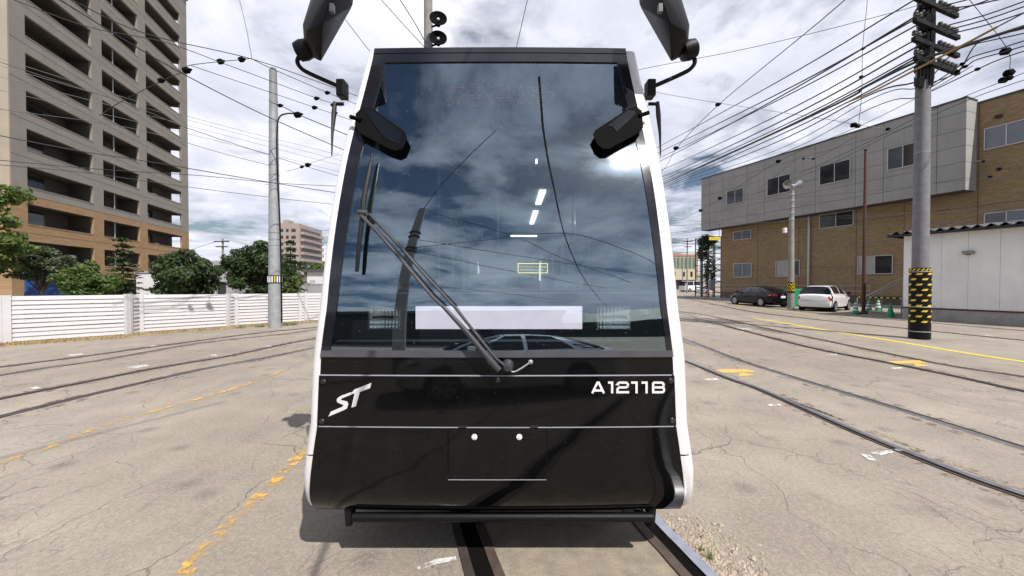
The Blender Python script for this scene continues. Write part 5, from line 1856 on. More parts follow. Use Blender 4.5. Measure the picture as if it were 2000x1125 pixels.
def car(label, kind, paint, pos, heading, cat='car', detail=True, name='parked_car'):
    S_ = CARS[kind]
    root = thing(name, label, cat)
    pm = M[paint]

    def ring(x, w, zl, zs):
        half = [(0, zl), (w * .80, zl), (w * .97, zl + .07), (w, zl + .22), (w, zs - .22), (w * .975, zs - .09), (w * .90, zs - .015), (w * .5, zs + .012), (0, zs + .02)]
        return [Vector((x, y, z)) for y, z in half] + [Vector((x, -y, z)) for y, z in reversed(half[1:-1])]
    mb = MB()
    loft(mb, S_['st'], ring)
    mb.build('body', pm, root, smooth=38)
    wb_ = lambda x: interp([(s[0], s[1]) for s in S_['st']], x)

    def gring(x, w, zb, zr, grow=0.0):
        b = wb_(x) * .93
        zr2 = max(zr, zb + .004)
        k = (zr2 - zb) / .55
        w2 = b + (w - b) * min(1, max(0, k))
        half = [(0, zb), (b, zb), (b * .25 + w2 * .75 + .015, zb + (zr2 - zb) * .72), (w2 * .93, zb + (zr2 - zb) * .95), (w2 * .6, zr2 + .008), (0, zr2 + .015)]
        return [Vector((x, y, z)) for y, z in half] + [Vector((x, -y, z)) for y, z in reversed(half[1:-1])]
    mb = MB()
    loft(mb, S_['gh'], gring)
    mb.build('window_glass', M['car_glass'], root, smooth=30)
    # roof skin and pillars in body colour, standing just proud of the glass
    gh = S_['gh']

    def gpt(x, f, side):
        for i in range(len(gh) - 1):
            if gh[i][0] <= x <= gh[i + 1][0]:
                t = (x - gh[i][0]) / (gh[i + 1][0] - gh[i][0])
                s = tuple(a + (b - a) * t for a, b in zip(gh[i], gh[i + 1]))
                break
        else:
            s = gh[0] if x < gh[0][0] else gh[-1]
        r_ = gring(*s)[:6]
        # f 0..1 from belt to centre line of the roof
        pos = [0, .0, .55, .75, .9, 1.0]
        for i in range(1, 5):
            if pos[i] <= f <= pos[i + 1]:
                t = (f - pos[i]) / (pos[i + 1] - pos[i])
                p = r_[i].lerp(r_[i + 1], t)
                return Vector((p.x, p.y * side, p.z)) + Vector((0, side * .006, .006))
        return r_[5]
    x0 = gh[2][0] if kind == 'hatch' else (gh[2][0] if kind == 'sedan' else gh[1][0])
    x1 = gh[-3][0] + .05
    xs = [x0 - .04 + (x1 - x0 + .04) * i / 8 for i in range(9)]
    rf_ = MB()
    rows = []
    for x in xs:
        rows.append([gpt(x, f, 1) for f in (.72, .8, .9, .999)] + [gpt(x, f, -1) for f in (.9, .8, .72)])
    rf_.grid(rows)
    rf_.build('roof', pm, root, smooth=40)
    for side in (1, -1):
        pm_ = MB()
        # rear pillar, centre pillar, windscreen pillar
        (ra, rb), (fa, fb) = S_['side']
        xr = S_['rear_glass']
        for (xl0, xl1, xu0, xu1) in ((xr[0] - (0.0), ra - .02 if kind != 'sedan' else ra - .12, xr[1] - .03, xr[1] + .22),
                                     (rb, fa, rb + .0, fa + .0), (gh[-1][0] - .20, gh[-1][0] - .03, x1 - .08, x1 + .02)):
            rows = []
            for k in range(5):
                f = .74 * k / 4
                t = k / 4
                a = xl0 + (xu0 - xl0) * t
                b = xl1 + (xu1 - xl1) * t
                rows.append([gpt(a, f, side), gpt(b, f, side)])
            pm_.grid(rows)
        pm_.build('pillar', pm, root)
        rows = []
        for i in range(9):
            x = gh[0][0] + .1 + (gh[-1][0] - gh[0][0] - .25) * i / 8
            rows.append([gpt(x, 0, side) + Vector((0, side * .008, -.05)), gpt(x, 0.03, side) + Vector((0, side * .002, 0.012))])
        MB().grid(rows).build('belt_line', pm, root)
    r = S_['r']
    for x in S_['wx']:
        for side in (1, -1):
            w = wb_(x)
            Mx = Matrix.Translation((x, side * (w + .002), r)) @ Matrix.Rotation(rad(-90 * side), 4, 'X')
            MB().lathe([(r + .055, -.03), (r + .055, .004), (r * .9, .004)], 24, Mx).build('wheel_arch', M['black_matte'], root)
            Mx = Matrix.Translation((x, side * (w - .16), r)) @ Matrix.Rotation(rad(-90 * side), 4, 'X')
            wh = MB().lathe([(r * .7, -.02), (r * .97, 0), (r, .03), (r, .14), (r * .965, .178), (r * .70, .182)], 24, Mx).build('wheel', M['tyre'], root, smooth=40)
            MB().lathe([(r * .70, .17), (r * .70, .186), (r * .63, .187), (r * .60, .17)], 24, Mx).build('rim', M['alloy'], wh, smooth=40)
            sp = MB()
            for k in range(7):
                a = k * 2 * math.pi / 7
                c, s = math.cos(a), math.sin(a)
                q = []
                for zz in (.165, .188):
                    for (rr, ww) in ((.03, .05), (r * .64, .03)):
                        q.append(Vector((c * rr - s * ww, s * rr + c * ww, zz)))
                        q.append(Vector((c * rr + s * ww, s * rr - c * ww, zz)))
                q = [Mx @ p for p in q]
                sp.hexa([q[0], q[1], q[3], q[2], q[4], q[5], q[7], q[6]])
            sp.build('spokes', M['alloy'], wh)
    xe = S_['st'][0][0]
    xf = S_['st'][-1][0]
    zsr = S_['st'][1][3]
    # tail lamps wrap round the corners
    for side in (1, -1):
        w1, w2 = wb_(xe + .05), wb_(xe + .30)
        if kind == 'sedan':
            pts = [(xe - .012, side * .48, zsr - .10), (xe - .012, side * .48, zsr - .20), (xe + .03, side * (w1 - .02), zsr - .08), (xe + .03, side * (w1 - .04), zsr - .24), (xe + .40, side * (w2 + .012), zsr - .10), (xe + .22, side * (w2 + .006), zsr - .19), (xe + .3, side * .6, zsr - .15)]
        elif kind == 'hatch':
            pts = [(xe - .005, side * (w1 - .17), zsr - .25), (xe + .02, side * (w1 - .05), zsr - .02), (xe + .03, side * (w1 + .012), zsr - .28), (xe + .22, side * (w2 + .008), zsr + .0), (xe + .33, side * (w2 + .014), zsr - .07), (xe + .16, side * (w2 + .01), zsr - .27), (xe + .2, side * .6, zsr - .15)]
        else:
            pts = [(xe - .01, side * .70, .75), (xe - .01, side * .70, 1.05), (xe + .06, side * .84, .75), (xe + .06, side * .84, 1.05), (xe + .1, side * .7, .9)]
        hull('tail_lamp', pts, M['red_lamp'], root)
        if kind == 'hatch':
            hull('reversing_lamp', [(xe + .17, side * (w2 + .012), zsr - .16), (xe + .28, side * (w2 + .018), zsr - .10), (xe + .24, side * (w2 + .018), zsr - .18), (xe + .2, side * .7, zsr - .15)], M['plate'], root)
        wf1, wf2 = wb_(xf - .1), wb_(xf - .45)
        zf_ = S_['st'][-3][3]
        hull('headlight', [(xf - .06, side * .36, zf_ - .13), (xf - .08, side * .38, zf_ - .22), (xf - .14, side * (wf1), zf_ - .08), (xf - .14, side * wf1, zf_ - .20), (xf - .48, side * (wf2 + .006), zf_ + .03), (xf - .4, side * (wf2 + .006), zf_ - .08), (xf - .3, side * .4, zf_ - .1)], M['chrome'], root)
        mx_ = MB()
        mp0 = Vector((gh[-1][0] - .38, side * (wb_(gh[-1][0] - .38) + .02), S_['st'][5][3] + .10))
        mx_.box(mp0.x - .06, mp0.x + .07, min(mp0.y, mp0.y + side * .16), max(mp0.y, mp0.y + side * .16), mp0.z - .06, mp0.z + .07)
        mx_.build('side_mirror', pm if kind != 'hatch' else M['black_plastic'], root, bevel=.025)
        for x in (fa + .12, ra + .12):
            hb = MB()
            hb.box(x, x + .17, side * (wb_(x) - .005) if side > 0 else side * (wb_(x) + .02), side * (wb_(x) + .02) if side > 0 else side * (wb_(x) - .005), zsr - .17, zsr - .14)
            hb.build('door_handle', pm, root)
        for x in (rb, fb + .1, ra - .02):
            gp = MB()
            w = wb_(x)
            gp.box(x - .004, x + .004, min(side * w, side * (w + .0015)), max(side * w, side * (w + .0015)), .35, zsr - .10)
            gp.build('door_gap', M['black_deep'], root)
    MB().box(xe - .012, xe + .02, -.17, .17, zsr - .34 if kind != 'hatch' else zsr - .47, zsr - .19 if kind != 'hatch' else zsr - .33).build('number_plate', M['plate'] if kind != 'hatch' else M['car_white'], root)
    MB().box(xe - .006, xe + .05, -.60, .60, zsr - .325 if kind == 'hatch' else zsr - .40, zsr - .31 if kind == 'hatch' else zsr - .385).build('tailgate_gap', M['black_deep'], root)
    MB().box(xe + .06, xe + .25, -.62, .62, .20, .30).build('bumper_underside', M['black_plastic'], root)
    MB().box(xf - .16, xf - .015, -.46, .46, .36, .52).build('grille', M['black_plastic'], root, bevel=.02)
    MB().box(xe + .2, xf - .2, -.7, .7, .14, .24).build('underbody', M['black_deep'], root)
    if detail and kind != 'van':
        em = MB().lathe([(.035, -.004), (.035, .006)], 12, Matrix.Translation((xe + (.01 if kind == 'hatch' else .0), 0, zsr - .10)) @ Matrix.Rotation(rad(-90), 4, 'Y'))
        em.build('badge', M['chrome'], root)
    root.location = pos
    root.rotation_euler = (0, 0, heading)
    return root


wc = (G(1636, 609.5) + G(1561, 605.5)) / 2
hd = Vector((0.82, 0.57, 0)).normalized()
car('white hatchback seen from behind, parked nose to the depot', 'hatch', 'car_white', (wc.x + hd.x * 1.22, wc.y + hd.y * 1.22, 0), math.atan2(hd.y, hd.x))
lr, lfw = G(1486, 599), G(1437, 595.5)
hd = Vector((-0.10, 1, 0)).normalized()
bc = Vector((lr.x + 0.88, lr.y + 0.1, 0)) + hd * 1.35
car('black sedan parked left of the floodlight pole', 'sedan', 'car_black', (bc.x, bc.y, 0), math.atan2(hd.y, hd.x))
vp = at_ground(1352, 70.0)
car('distant white van at the street end', 'van', 'van_white', (vp.x, vp.y, 0), rad(20), cat='van', name='parked_van')

# ================================================================== CONES AND SMALL THINGS
GCN = 'green traffic cones by the shed'


def cone(label, px, py, s=1.0, plain=False):
    b = G(px, py)
    root = thing('traffic_cone', label, 'traffic cone', b, GCN)
    MB().box(b.x - .19 * s, b.x + .19 * s, b.y - .19 * s, b.y + .19 * s, 0, .035 * s).build('base', M['green'], root, bevel=.012)
    MB().lathe([(.155 * s, .036 * s), (.03 * s, .70 * s), (.022 * s, .705 * s)], 20, Matrix.Translation(b)).build('cone', M['green'], root, smooth=40)
    if not plain:
        for z0, z1 in ((.20, .29), (.38, .47), (.55, .61)):
            f = lambda z: (.155 - .125 * (z - .036) / .664) + .004
            MB().lathe([(f(z0) * s, z0 * s), (f(z1) * s, z1 * s)], 20, Matrix.Translation(b), cap=False).build('reflective_band', M['cone_white'], root, smooth=40)
    return root


cone('green cone with white bands just left of the rusty pole', 1671, 614)
cone('green cone with white bands just right of the rusty pole', 1697, 609)
cone('green cone with white bands furthest back, below the stair rail', 1715, 607)
cone('plain green cone without bands nearest the shed corner', 1739, 619.5, 1.0, True)
oc = thing('traffic_cone', 'distant orange cone at the ivy gantry', 'traffic cone', at_ground(1379, 40.5))
b = at_ground(1379, 40.5)
MB().box(b.x - .25, b.x + .25, b.y - .25, b.y + .25, 0, .06).build('base', M['black_plastic'], oc)
MB().lathe([(.2, .061), (.05, .85)], 12, Matrix.Translation(b)).build('cone', M['orange'], oc, smooth=40)
MB().lathe([(.155, .33), (.115, .52)], 12, Matrix.Translation(b), cap=False).build('reflective_band', M['cone_white'], oc)
b = at_ground(1557, 25.5)
gs_ = thing('green_board', 'rounded green board standing behind the floodlight pole', 'sign board', b)
MB().box(b.x - .36, b.x + .36, b.y - .04, b.y + .04, .12, 1.28).build('board', M['green'], gs_, bevel=.035)
for dx in (-.28, .28):
    MB().tube([(b.x + dx, b.y + .06, 0), (b.x + dx, b.y + .06, 1.0)], .02, 6).build('leg', M['galv'], gs_)
# striped chain barrier line behind the cones
p0, p1 = A(1672, 580, 23.0), A(1764, 583, 19.5)
br = thing('barrier_rope', 'black and yellow barrier bar behind the cones', 'barrier', Vector((p0.x, p0.y, 0)))
NB = 16
for k in range(NB):
    a_, b_ = p0.lerp(p1, k / NB), p0.lerp(p1, (k + 1) / NB)
    MB().tube([a_, b_], .03, 6).build('band', M['yellow' if k % 2 else 'black_matte'], br)
for t in (0.03, 0.97):
    q = p0.lerp(p1, t)
    MB().tube([(q.x, q.y, 0), (q.x, q.y, q.z)], .025, 6).build('post', M['galv'], br)
kb = MB()
q0, q1 = A(1700, 601, 22.0), A(1764, 604, 19.8)
kb.tube([Vector((q0.x, q0.y, .06)), Vector((q1.x, q1.y, .06))], .06, 8)
tag(kb.build('kerb_bar', M['concrete']), 'low pale kerb bar in front of the depot wall', kind='structure')

# ================================================================== THE TRAM
X0 = -0.088
PROF = [(0.30, 2.330), (0.368, 2.262), (0.43, 2.222), (0.50, 2.196), (0.60, 2.182), (0.75, 2.178), (0.90, 2.180), (1.1, 2.187), (1.27, 2.195)]
z_, y_ = 1.27, 2.195
ANG0, ANG1, ZA = 2.5, 22.0, 2.58
while z_ < 3.9:
    a_ = ANG0 + (z_ - 1.27) * (ANG1 - ANG0) / (ZA - 1.27)
    a_ = min(a_, 24.0)
    z_ += 0.05
    y_ += 0.05 * math.tan(rad(a_))
    PROF.append((z_, y_))


def YF(z):
    return interp(PROF, z)


def ALPHA(z):
    return math.atan2(YF(z + 0.02) - YF(z - 0.02), 0.04)


def bulge(x):
    return 0.016 * (x - X0) ** 2


def front(x, z, off=0.0):
    a = ALPHA(z)
    return Vector((x, YF(z) + bulge(x) - off * math.cos(a), z + off * math.sin(a)))


def FXZ(px, py):
    """pixel -> (x, z) on the tram's front surface"""
    d = ray(px, py)
    lo, hi = 1.0, 5.0
    for _ in range(50):
        t = (lo + hi) / 2
        p = EYE + d * t
        if p.y - YF(p.z) - bulge(p.x) < 0:
            lo = t
        else:
            hi = t
    p = EYE + d * lo
    return p.x, p.z


def F(px, py, off=0.0):
    return front(*FXZ(px, py), off)


def zrow(py):
    return FXZ(970, py)[1]


hwt = []
for py, hp in ((1010, 352), (998, 354), (830, 350), (700, 345), (600, 332), (300, 295), (165, 265), (118, 255), (100, 252)):
    x, z = FXZ(970 + hp, py)
    hwt.append((z, x - X0))
hwt.sort()


def hw(z):
    return interp(hwt, z)


tram = thing('tram', 'black and white tram seen head-on with a tall glossy windscreen', 'tram', (X0, YF(0.6), 0))


def panel(name, m, z0, z1, f0=-1.0, f1=1.0, off=0.004, th=0.02, nz=None, nx=16, parent=None, inset=0.0, bev=True, xl=None, xr=None, smooth=30):
    """curved slab following the front surface; f0..f1 are fractions of the local half width"""
    nz = nz or max(2, int((z1 - z0) / 0.06))
    mb = MB()
    R0, R1 = [], []
    e = 0.003 if bev else 0
    for i in range(nz + 1):
        z = z0 + (z1 - z0) * i / nz
        a = (X0 + hw(z) * f0 + inset) if xl is None else (xl(z) if callable(xl) else xl)
        b = (X0 + hw(z) * f1 - inset) if xr is None else (xr(z) if callable(xr) else xr)
        row = [a + (b - a) * j / nx for j in range(nx + 1)]
        R0.append([front(x, z, off) for x in row])
        R1.append([front(x, z, off - th) for x in row])
    if bev:
        # soft rim: outer ring of the face drops back a little
        n, m_ = len(R0), len(R0[0])

    mb.grid(R0)
    rim0 = R0[0] + [r[-1] for r in R0[1:]] + list(reversed(R0[-1][:-1])) + [r[0] for r in reversed(R0[1:-1])]
    rim1 = R1[0] + [r[-1] for r in R1[1:]] + list(reversed(R1[-1][:-1])) + [r[0] for r in reversed(R1[1:-1])]
    mb.grid([rim0, rim1], close=True)
    return mb.build(name, m, parent or tram, smooth=smooth)


Z_BOT, Z_LOW, Z_MID, Z_BELT, Z_GL0 = zrow(996), zrow(834), zrow(733), zrow(698), zrow(686)
Z_GL1, Z_TOP = zrow(121), zrow(103)

# --- white body shell: corner posts, sides, roof
WL, WR = 0.062, 0.088


def contour(z, side, full=True):
    s = 1 if side > 0 else -1
    w = WR if side > 0 else WL
    h = hw(z)
    y = YF(z) + 0.016 * h * h
    pts = [(h - 0.004, 0.035), (h - 0.001, 0.004), (h + w * .35, 0.001), (h + w * .70, 0.010), (h + w * .92, 0.035), (h + w, 0.075), (h + w + .003, 0.22), (h + w + .006, 0.9), (max(h + w + .01, 1.11), 1.9), (max(h + w + 0.01, 1.13), 4.0)]
    if z < 0.6:
        tuck = (0.6 - z) * 0.09
        pts = [(a - (tuck if i > 1 else 0), b) for i, (a, b) in enumerate(pts)]
    return [Vector((X0 + s * a, y + b, z)) for a, b in pts]


ZSEAM = zrow(893)
for nm, za, zb, nz in (('body_side', ZSEAM + 0.006, Z_TOP + 0.03, 30), ('lower_skirt', 0.355, ZSEAM - 0.006, 8)):
    for side in (1, -1):
        rows = [contour(za + (zb - za) * i / nz, side) for i in range(nz + 1)]
        mb = MB().grid(rows)
        # turn the ends inwards so the shell reads as thick
        for r in (rows[0], rows[-1]):
            mb.grid([r, [q + Vector((-side * 0.05, 0.02, 0)) for q in r]])
        mb.build(nm, M['white_paint'], tram, smooth=45)
for side in (1, -1):
    rows = [[q + Vector((-side * 0.012, 0.012, 0)) for q in contour(z, side)] for z in (ZSEAM - 0.03, ZSEAM + 0.03)]
    MB().grid(rows).build('seam', M['joint_dark'], tram)

for side in (1, -1):
    rows = []
    for i in range(13):
        z = 0.62 + (Z_TOP - 0.62) * i / 12
        rows.append([q + Vector((-side * 0.035, 0.06, 0)) for q in contour(z, side)[5:]])
    MB().grid(rows).build('cab_dimming_liner', M['cab_grey'], tram, smooth=45)  # dark liner added inside the pale shell to make the cab dimmer
YB0 = YF(2.0) + 4.0
ZROOF = Z_TOP + 0.03
# passenger section with real side windows
for side in (1, -1):
    mb = MB()
    x1 = X0 + side * 1.13
    x0_ = x1 - side * 0.05
    xa_, xb_ = min(x0_, x1), max(x0_, x1)
    ya = 3.2
    mb.box(xa_, xb_, YB0 - 0.3, 14.5, 0.355, 1.25)
    mb.box(xa_, xb_, YB0 - 0.3, 14.5, 2.45, ZROOF)
    for yy in (YB0 - 0.3, 7.6, 9.4, 11.2, 12.9, 14.2):
        mb.box(xa_, xb_, yy, yy + 0.22, 1.25, 2.45)
    mb.build('side_wall', M['white_paint'], tram)
    for k, (a, b) in enumerate(((YB0 - .08, 7.6), (7.82, 9.4), (9.62, 11.2), (11.42, 12.9))):
        MB().box(xa_ + .015, xb_ - .02, a, b, 1.25, 2.45).build('side_window', M['side_glass'], tram)
mb = MB()
rows = []
for i, (dz, dx, dy) in enumerate(((0, 0.005, 0.0), (0.05, 0.03, 0.03), (0.10, 0.10, 0.10), (0.14, 0.25, 0.3))):
    z = Z_TOP + 0.0
    h = hw(z) + 0.03
    yf = YF(z) + 0.02 + dy
    rows.append([Vector((X0 - h + dx, yf + 0.05, z + dz)), Vector((X0 - h * 0.7, yf + 0.006, z + dz)), Vector((X0, yf, z + dz)), Vector((X0 + h * 0.7, yf + 0.006, z + dz)), Vector((X0 + h - dx, yf + 0.05, z + dz)),
                 Vector((X0 + 1.12 - dx, yf + 1.6, z + dz)), Vector((X0 + 1.13 - dx, 14.5, z + dz)), Vector((X0 - 1.13 + dx, 14.5, z + dz)), Vector((X0 - 1.12 + dx, yf + 1.6, z + dz))])
mb.grid(rows, close=True)
k = len(mb.v)
mb.f.append(tuple(range(k - 9, k)))
mb.build('roof', M['cab_grey'], tram, smooth=40)
panel('roof_edge', M['frit'], Z_TOP - 0.006, Z_TOP + 0.045, -1.0, 1.0, 0.008, 0.10, nz=3)

# --- black front
panel('bumper_panel', M['black_gloss'], Z_BOT, Z_LOW - 0.004, -1, 1, 0.004, 0.02, nz=16, nx=24)
panel('front_panel', M['black_gloss'], Z_LOW + 0.004, Z_MID - 0.004, -1, 1, 0.006, 0.02, nz=6, nx=24)
panel('cowl_panel', M['black_gloss'], Z_MID + 0.004, Z_BELT - 0.001, -1, 1, -0.006, 0.02, nz=4, nx=24)
panel('light_stop_plate', M['black_deep'], 0.40, Z_GL0 - 0.01, -0.995, 0.995, -0.03, 0.02, nz=12)  # unseen plate added behind the panels so that no light leaks through
panel('seam_highlight', M['highlight_mark_grey'], Z_MID - 0.0045, Z_MID + 0.0005, -0.99, 0.985, 0.007, 0.012, nz=2, nx=24, bev=False)  # pale strips stand in for light caught along the panel seams
panel('seam_highlight', M['highlight_mark_grey'], Z_LOW - 0.0035, Z_LOW + 0.0015, -0.99, 0.985, 0.007, 0.012, nz=2, nx=24, bev=False)
xh0, zh0 = FXZ(877, 934)
xh1, zh1 = FXZ(1067, 836)
panel('hatch_gap', M['black_deep'], zh0 - 0.006, zh1 + 0.002, off=0.0048, th=0.004, nx=6, xl=xh0 - 0.006, xr=xh1 + 0.006, bev=False)
hatch = panel('hatch', M['black_gloss'], zh0, zh1, off=0.010, th=0.008, nx=8, xl=xh0, xr=xh1)
panel('hatch_highlight', M['highlight_mark_grey'], zh0 - 0.0045, zh0 - 0.0005, off=0.011, th=0.004, nx=6, nz=2, xl=xh0 - .003, xr=xh1, parent=hatch, bev=False)  # pale strip drawn as the highlight under the hatch edge


def stud(name, px, py, r, m, off, parent=None, h=0.006):
    c = F(px, py, off)
    a = ALPHA(c.z)
    Mx = Matrix.Translation(c) @ Matrix.Rotation(rad(90) - a * 0, 4, 'X')
    return MB().lathe([(r, -0.004), (r, h * .6), (r * .7, h), (0.001, h)], 14, Mx).build(name, m, parent or tram, smooth=50)


for x in (927, 1014):
    stud('latch', x, 852, 0.0165, M['white_plain'], 0.011, hatch, 0.008)
M['bolt'] = mat('bolt', (0.05, 0.05, 0.055), 0.35, 0.7)
for x, y in ((634, 745), (631, 822), (973, 742), (1308, 743), (1311, 820)):
    b_ = stud('bolt', x, y, 0.016, M['bolt'], 0.008, None, 0.010)
for x in (904, 1043):
    c = F(x, 833, 0.006)
    MB().box(c.x - .022, c.x + .022, c.y - .010, c.y + .004, c.z - .002, c.z + .010).build('hinge', M['bolt'], tram)

# --- windscreen surround and glass
gl_in = lambda z: interp([(Z_GL0, 0.052), (Z_GL1, 0.10)], z)
gr_in = lambda z: interp([(Z_GL0, 0.030), (Z_GL1, 0.075)], z)
panel('screen_frame', M['rubber'], Z_BELT, Z_GL0 + 0.002, -1, 1, 0.006, 0.05, nz=3, nx=24)
panel('screen_frame', M['frit'], Z_GL1, Z_TOP - 0.007, -1, 1, 0.004, 0.05, nz=3, nx=24)
panel('screen_frame', M['frit'], Z_GL0 + 0.003, Z_GL1 - 0.001, nx=3, nz=36, off=0.003, th=0.05, xr=lambda z: X0 - hw(z) + gl_in(z))
panel('screen_frame', M['frit'], Z_GL0 + 0.003, Z_GL1 - 0.001, nx=3, nz=36, off=0.003, th=0.05, xl=lambda z: X0 + hw(z) - gr_in(z))
# glass: a single curved sheet
rows = []
for i in range(61):
    z = Z_GL0 + (Z_GL1 - Z_GL0) * i / 60
    a = X0 - hw(z) + gl_in(z) - 0.004
    b = X0 + hw(z) - gr_in(z) + 0.004
    rows.append([front(a + (b - a) * j / 40, z, -0.004) for j in range(41)])
gl_ = MB().grid(rows).build('windscreen', M['windscreen'], tram, smooth=60)

# --- lettering
def smat(a, b, n=2):
    return [(a[0] + (b[0] - a[0]) * i / n, a[1] + (b[1] - a[1]) * i / n) for i in range(n + 1)]


def ribbon(mb, pts, w, off, close=False):
    """stroke of even width (in photo pixels) along a polyline laid on the tram front"""
    n = len(pts)
    L, Rr = [], []
    for i in range(n):
        p = Vector(pts[i])
        a = Vector(pts[i - 1]) if (i > 0 or close) else None
        b = Vector(pts[(i + 1) % n]) if (i < n - 1 or close) else None
        d0 = (p - a).normalized() if a is not None else None
        d1 = (b - p).normalized() if b is not None else None
        if d0 is None:
            d0 = d1
        if d1 is None:
            d1 = d0
        n0, n1 = Vector((-d0.y, d0.x)), Vector((-d1.y, d1.x))
        mm = (n0 + n1)
        if mm.length < 1e-4:
            mm = n0
        mm.normalize()
        k = 1.0 / max(0.45, mm.dot(n0))
        o = mm * (w / 2 * k)
        L.append(F(p.x + o.x, p.y + o.y, off))
        Rr.append(F(p.x - o.x, p.y - o.y, off))
    if close:
        L.append(L[0])
        Rr.append(Rr[0])
    mb.grid([L, Rr])


def arc(cx_, cy_, rx, ry, a0, a1, n=6):
    return [(cx_ + rx * math.cos(rad(a0 + (a1 - a0) * i / n)), cy_ + ry * math.sin(rad(a0 + (a1 - a0) * i / n))) for i in range(n + 1)]


def glyph(ch, x0, x1, y0, y1, w):
    """square wide letters; returns strokes in photo pixels"""
    h = w / 2
    xl, xr, yt, yb = x0 + h, x1 - h, y0 + h, y1 - h
    ym = (yt + yb) / 2
    r = min((x1 - x0) * .22, (y1 - y0) * .22)
    if ch == 'A':
        xm = (x0 + x1) / 2
        return [[(x0 + 1.5, y1), (xm - 1.2, y0 + h), (xm + 1.2, y0 + h), (x1 - 1.5, y1)], [(x0 + 6, y1 - 5.5), (x1 - 6, y1 - 5.5)]]
    if ch == '1':
        return [[(x0, y0 + h), (xr, y0 + h), (xr, y1)]]
    if ch == '2':
        return [[(xl, yt + 5), (xl, yt + r)] + arc(xl + r, yt + r, r, r, 180, 270) + arc(xr - r, yt + r, r, r, 270, 360) + arc(xr - r, ym - r, r, r, 0, 90) + arc(xl + r, ym + r, r, r, 270, 180) + [(xl, yb), (xr + h, yb)]]
    if ch == 'B':
        r2 = r * .8
        return [[(xl, yt)] + arc(xr - r2 - 1, yt + r2, r2, r2, 270, 360) + arc(xr - r2 - 1, ym - r2, r2, r2, 0, 90) + [(xl, ym)],
                [(xl, ym)] + arc(xr - r2, ym + r2, r2, r2, 270, 360) + arc(xr - r2, yb - r2, r2, r2, 0, 90) + [(xl, yb), (xl, yt)]]


num = MB()
for ch, a, b in (('A', 1154.5, 1180.5), ('1', 1187, 1197), ('2', 1203, 1228), ('1', 1232, 1244.5), ('1', 1252, 1264), ('B', 1272.5, 1298)):
    for st_ in glyph(ch, a, b, 744.5, 767.5, 4.3):
        ribbon(num, st_, 4.3, 0.0085)
num.build('fleet_number', M['white_plain'], tram, fix=False)


def z5(x, y):
    return (600 + x / 3.75, 560 + y / 3.75)


def poly_fan(mb, pts, off):
    mb.add([F(*z5(x, y), off) for x, y in pts], [tuple(range(len(pts)))])


lg = MB()
poly_fan(lg, [(330, 768), (318, 791), (262, 813), (250, 826), (236, 850), (222, 838), (222, 820), (236, 806), (262, 792)], 0.0085)
poly_fan(lg, [(236, 850), (250, 826), (300, 838), (306, 856), (300, 876), (272, 862)], 0.0088)
poly_fan(lg, [(300, 876), (296, 888), (280, 897), (160, 948), (178, 912), (262, 876), (272, 862)], 0.0086)
poly_fan(lg, [(318, 790), (350, 750), (474, 702), (464, 740), (390, 769), (352, 776)], 0.0085)
poly_fan(lg, [(352, 776), (390, 769), (362, 872), (328, 882)], 0.0088)
lg.build('operator_logo', M['logo'], tram)

# --- wiper
OFFW = 0.055


def wpath(pts, off=OFFW):
    return [F(x, y, off) for x, y in pts]


def z3(x, y):
    return (600 + x / 3.75, 300 + y / 3.75)


wip = MB()
wip.tube(wpath([z3(497, 35), z3(478, 130), z3(452, 260), z3(432, 370), z3(428, 470)], 0.045), [0.007, 0.012, 0.014, 0.016, 0.014], 6)
wip.tube(wpath([z3(428, 470), z3(415, 560), z3(402, 680), z3(392, 800), z3(386, 875)], 0.045), [0.014, 0.013, 0.012, 0.012, 0.010], 6)
wip.build('wiper_blade', M['black_plastic'], tram, smooth=50)
wip = MB()
wip.tube(wpath([z3(490, 60), z3(470, 190), z3(448, 300)], 0.03), [0.004, 0.006, 0.006], 5)
wip.tube(wpath([z3(420, 560), z3(396, 720), z3(388, 860)], 0.03), [0.006, 0.005, 0.004], 5)
wip.build('wiper_rubber', M['black_deep'], tram)
wip = MB()
wip.tube(wpath([z3(400, 462), z3(425, 466), z3(465, 466)], 0.06), [0.016, 0.022, 0.016], 6)
wip.build('wiper_joint', M['wiper_grey'], tram, smooth=50)
wip = MB()
wip.tube(wpath([z3(418, 478), z3(540, 600), z3(700, 780), z3(930, 1050)] + [z5(1010, 150)], 0.062), 0.0105, 6)
wip.tube(wpath([z5(1010, 150), z5(1180, 330), z5(1335, 515)], 0.06), [0.0105, 0.015, 0.017], 8)
wip.tube(wpath([z5(1335, 515), z5(1350, 533), z5(1410, 598)], 0.06), [0.020, 0.021, 0.018], 8)
wip.build('wiper_arm', M['wiper_grey'], tram, smooth=50)
wip = MB()
wip.tube(wpath([z3(478, 470), z3(560, 555), z3(690, 690), z3(860, 880), z3(1010, 1040), z5(1090, 150), z5(1250, 350), z5(1390, 520), z5(1450, 568)], 0.055), 0.0088, 6)
wip.build('wiper_arm', M['wiper_grey'], tram, smooth=50)
c = F(992, 713, 0.02)
MB().lathe([(0.034, -0.03), (0.035, 0.012), (0.027, 0.025), (0.024, 0.042), (0.010, 0.047)], 16, Matrix.Translation(c) @ Matrix.Rotation(rad(90), 4, 'X')).build('wiper_pivot', M['wiper_grey'], tram, smooth=40)
MB().tube(smooth_curve(wpath([(993, 722), (1004, 725), (1018, 718), (1033, 708)], 0.02)), 0.005, 5).build('washer_hose', M['galv'], tram)
c = F(1036, 706, 0.012)
MB().lathe([(0.010, -0.01), (0.014, 0.008), (0.006, 0.014)], 10, Matrix.Translation(c) @ Matrix.Rotation(rad(90), 4, 'X')).build('washer_jet', M['galv'], tram)

# --- headlights, destination board and the dark board behind the lower glass
Z_SH = zrow(571)


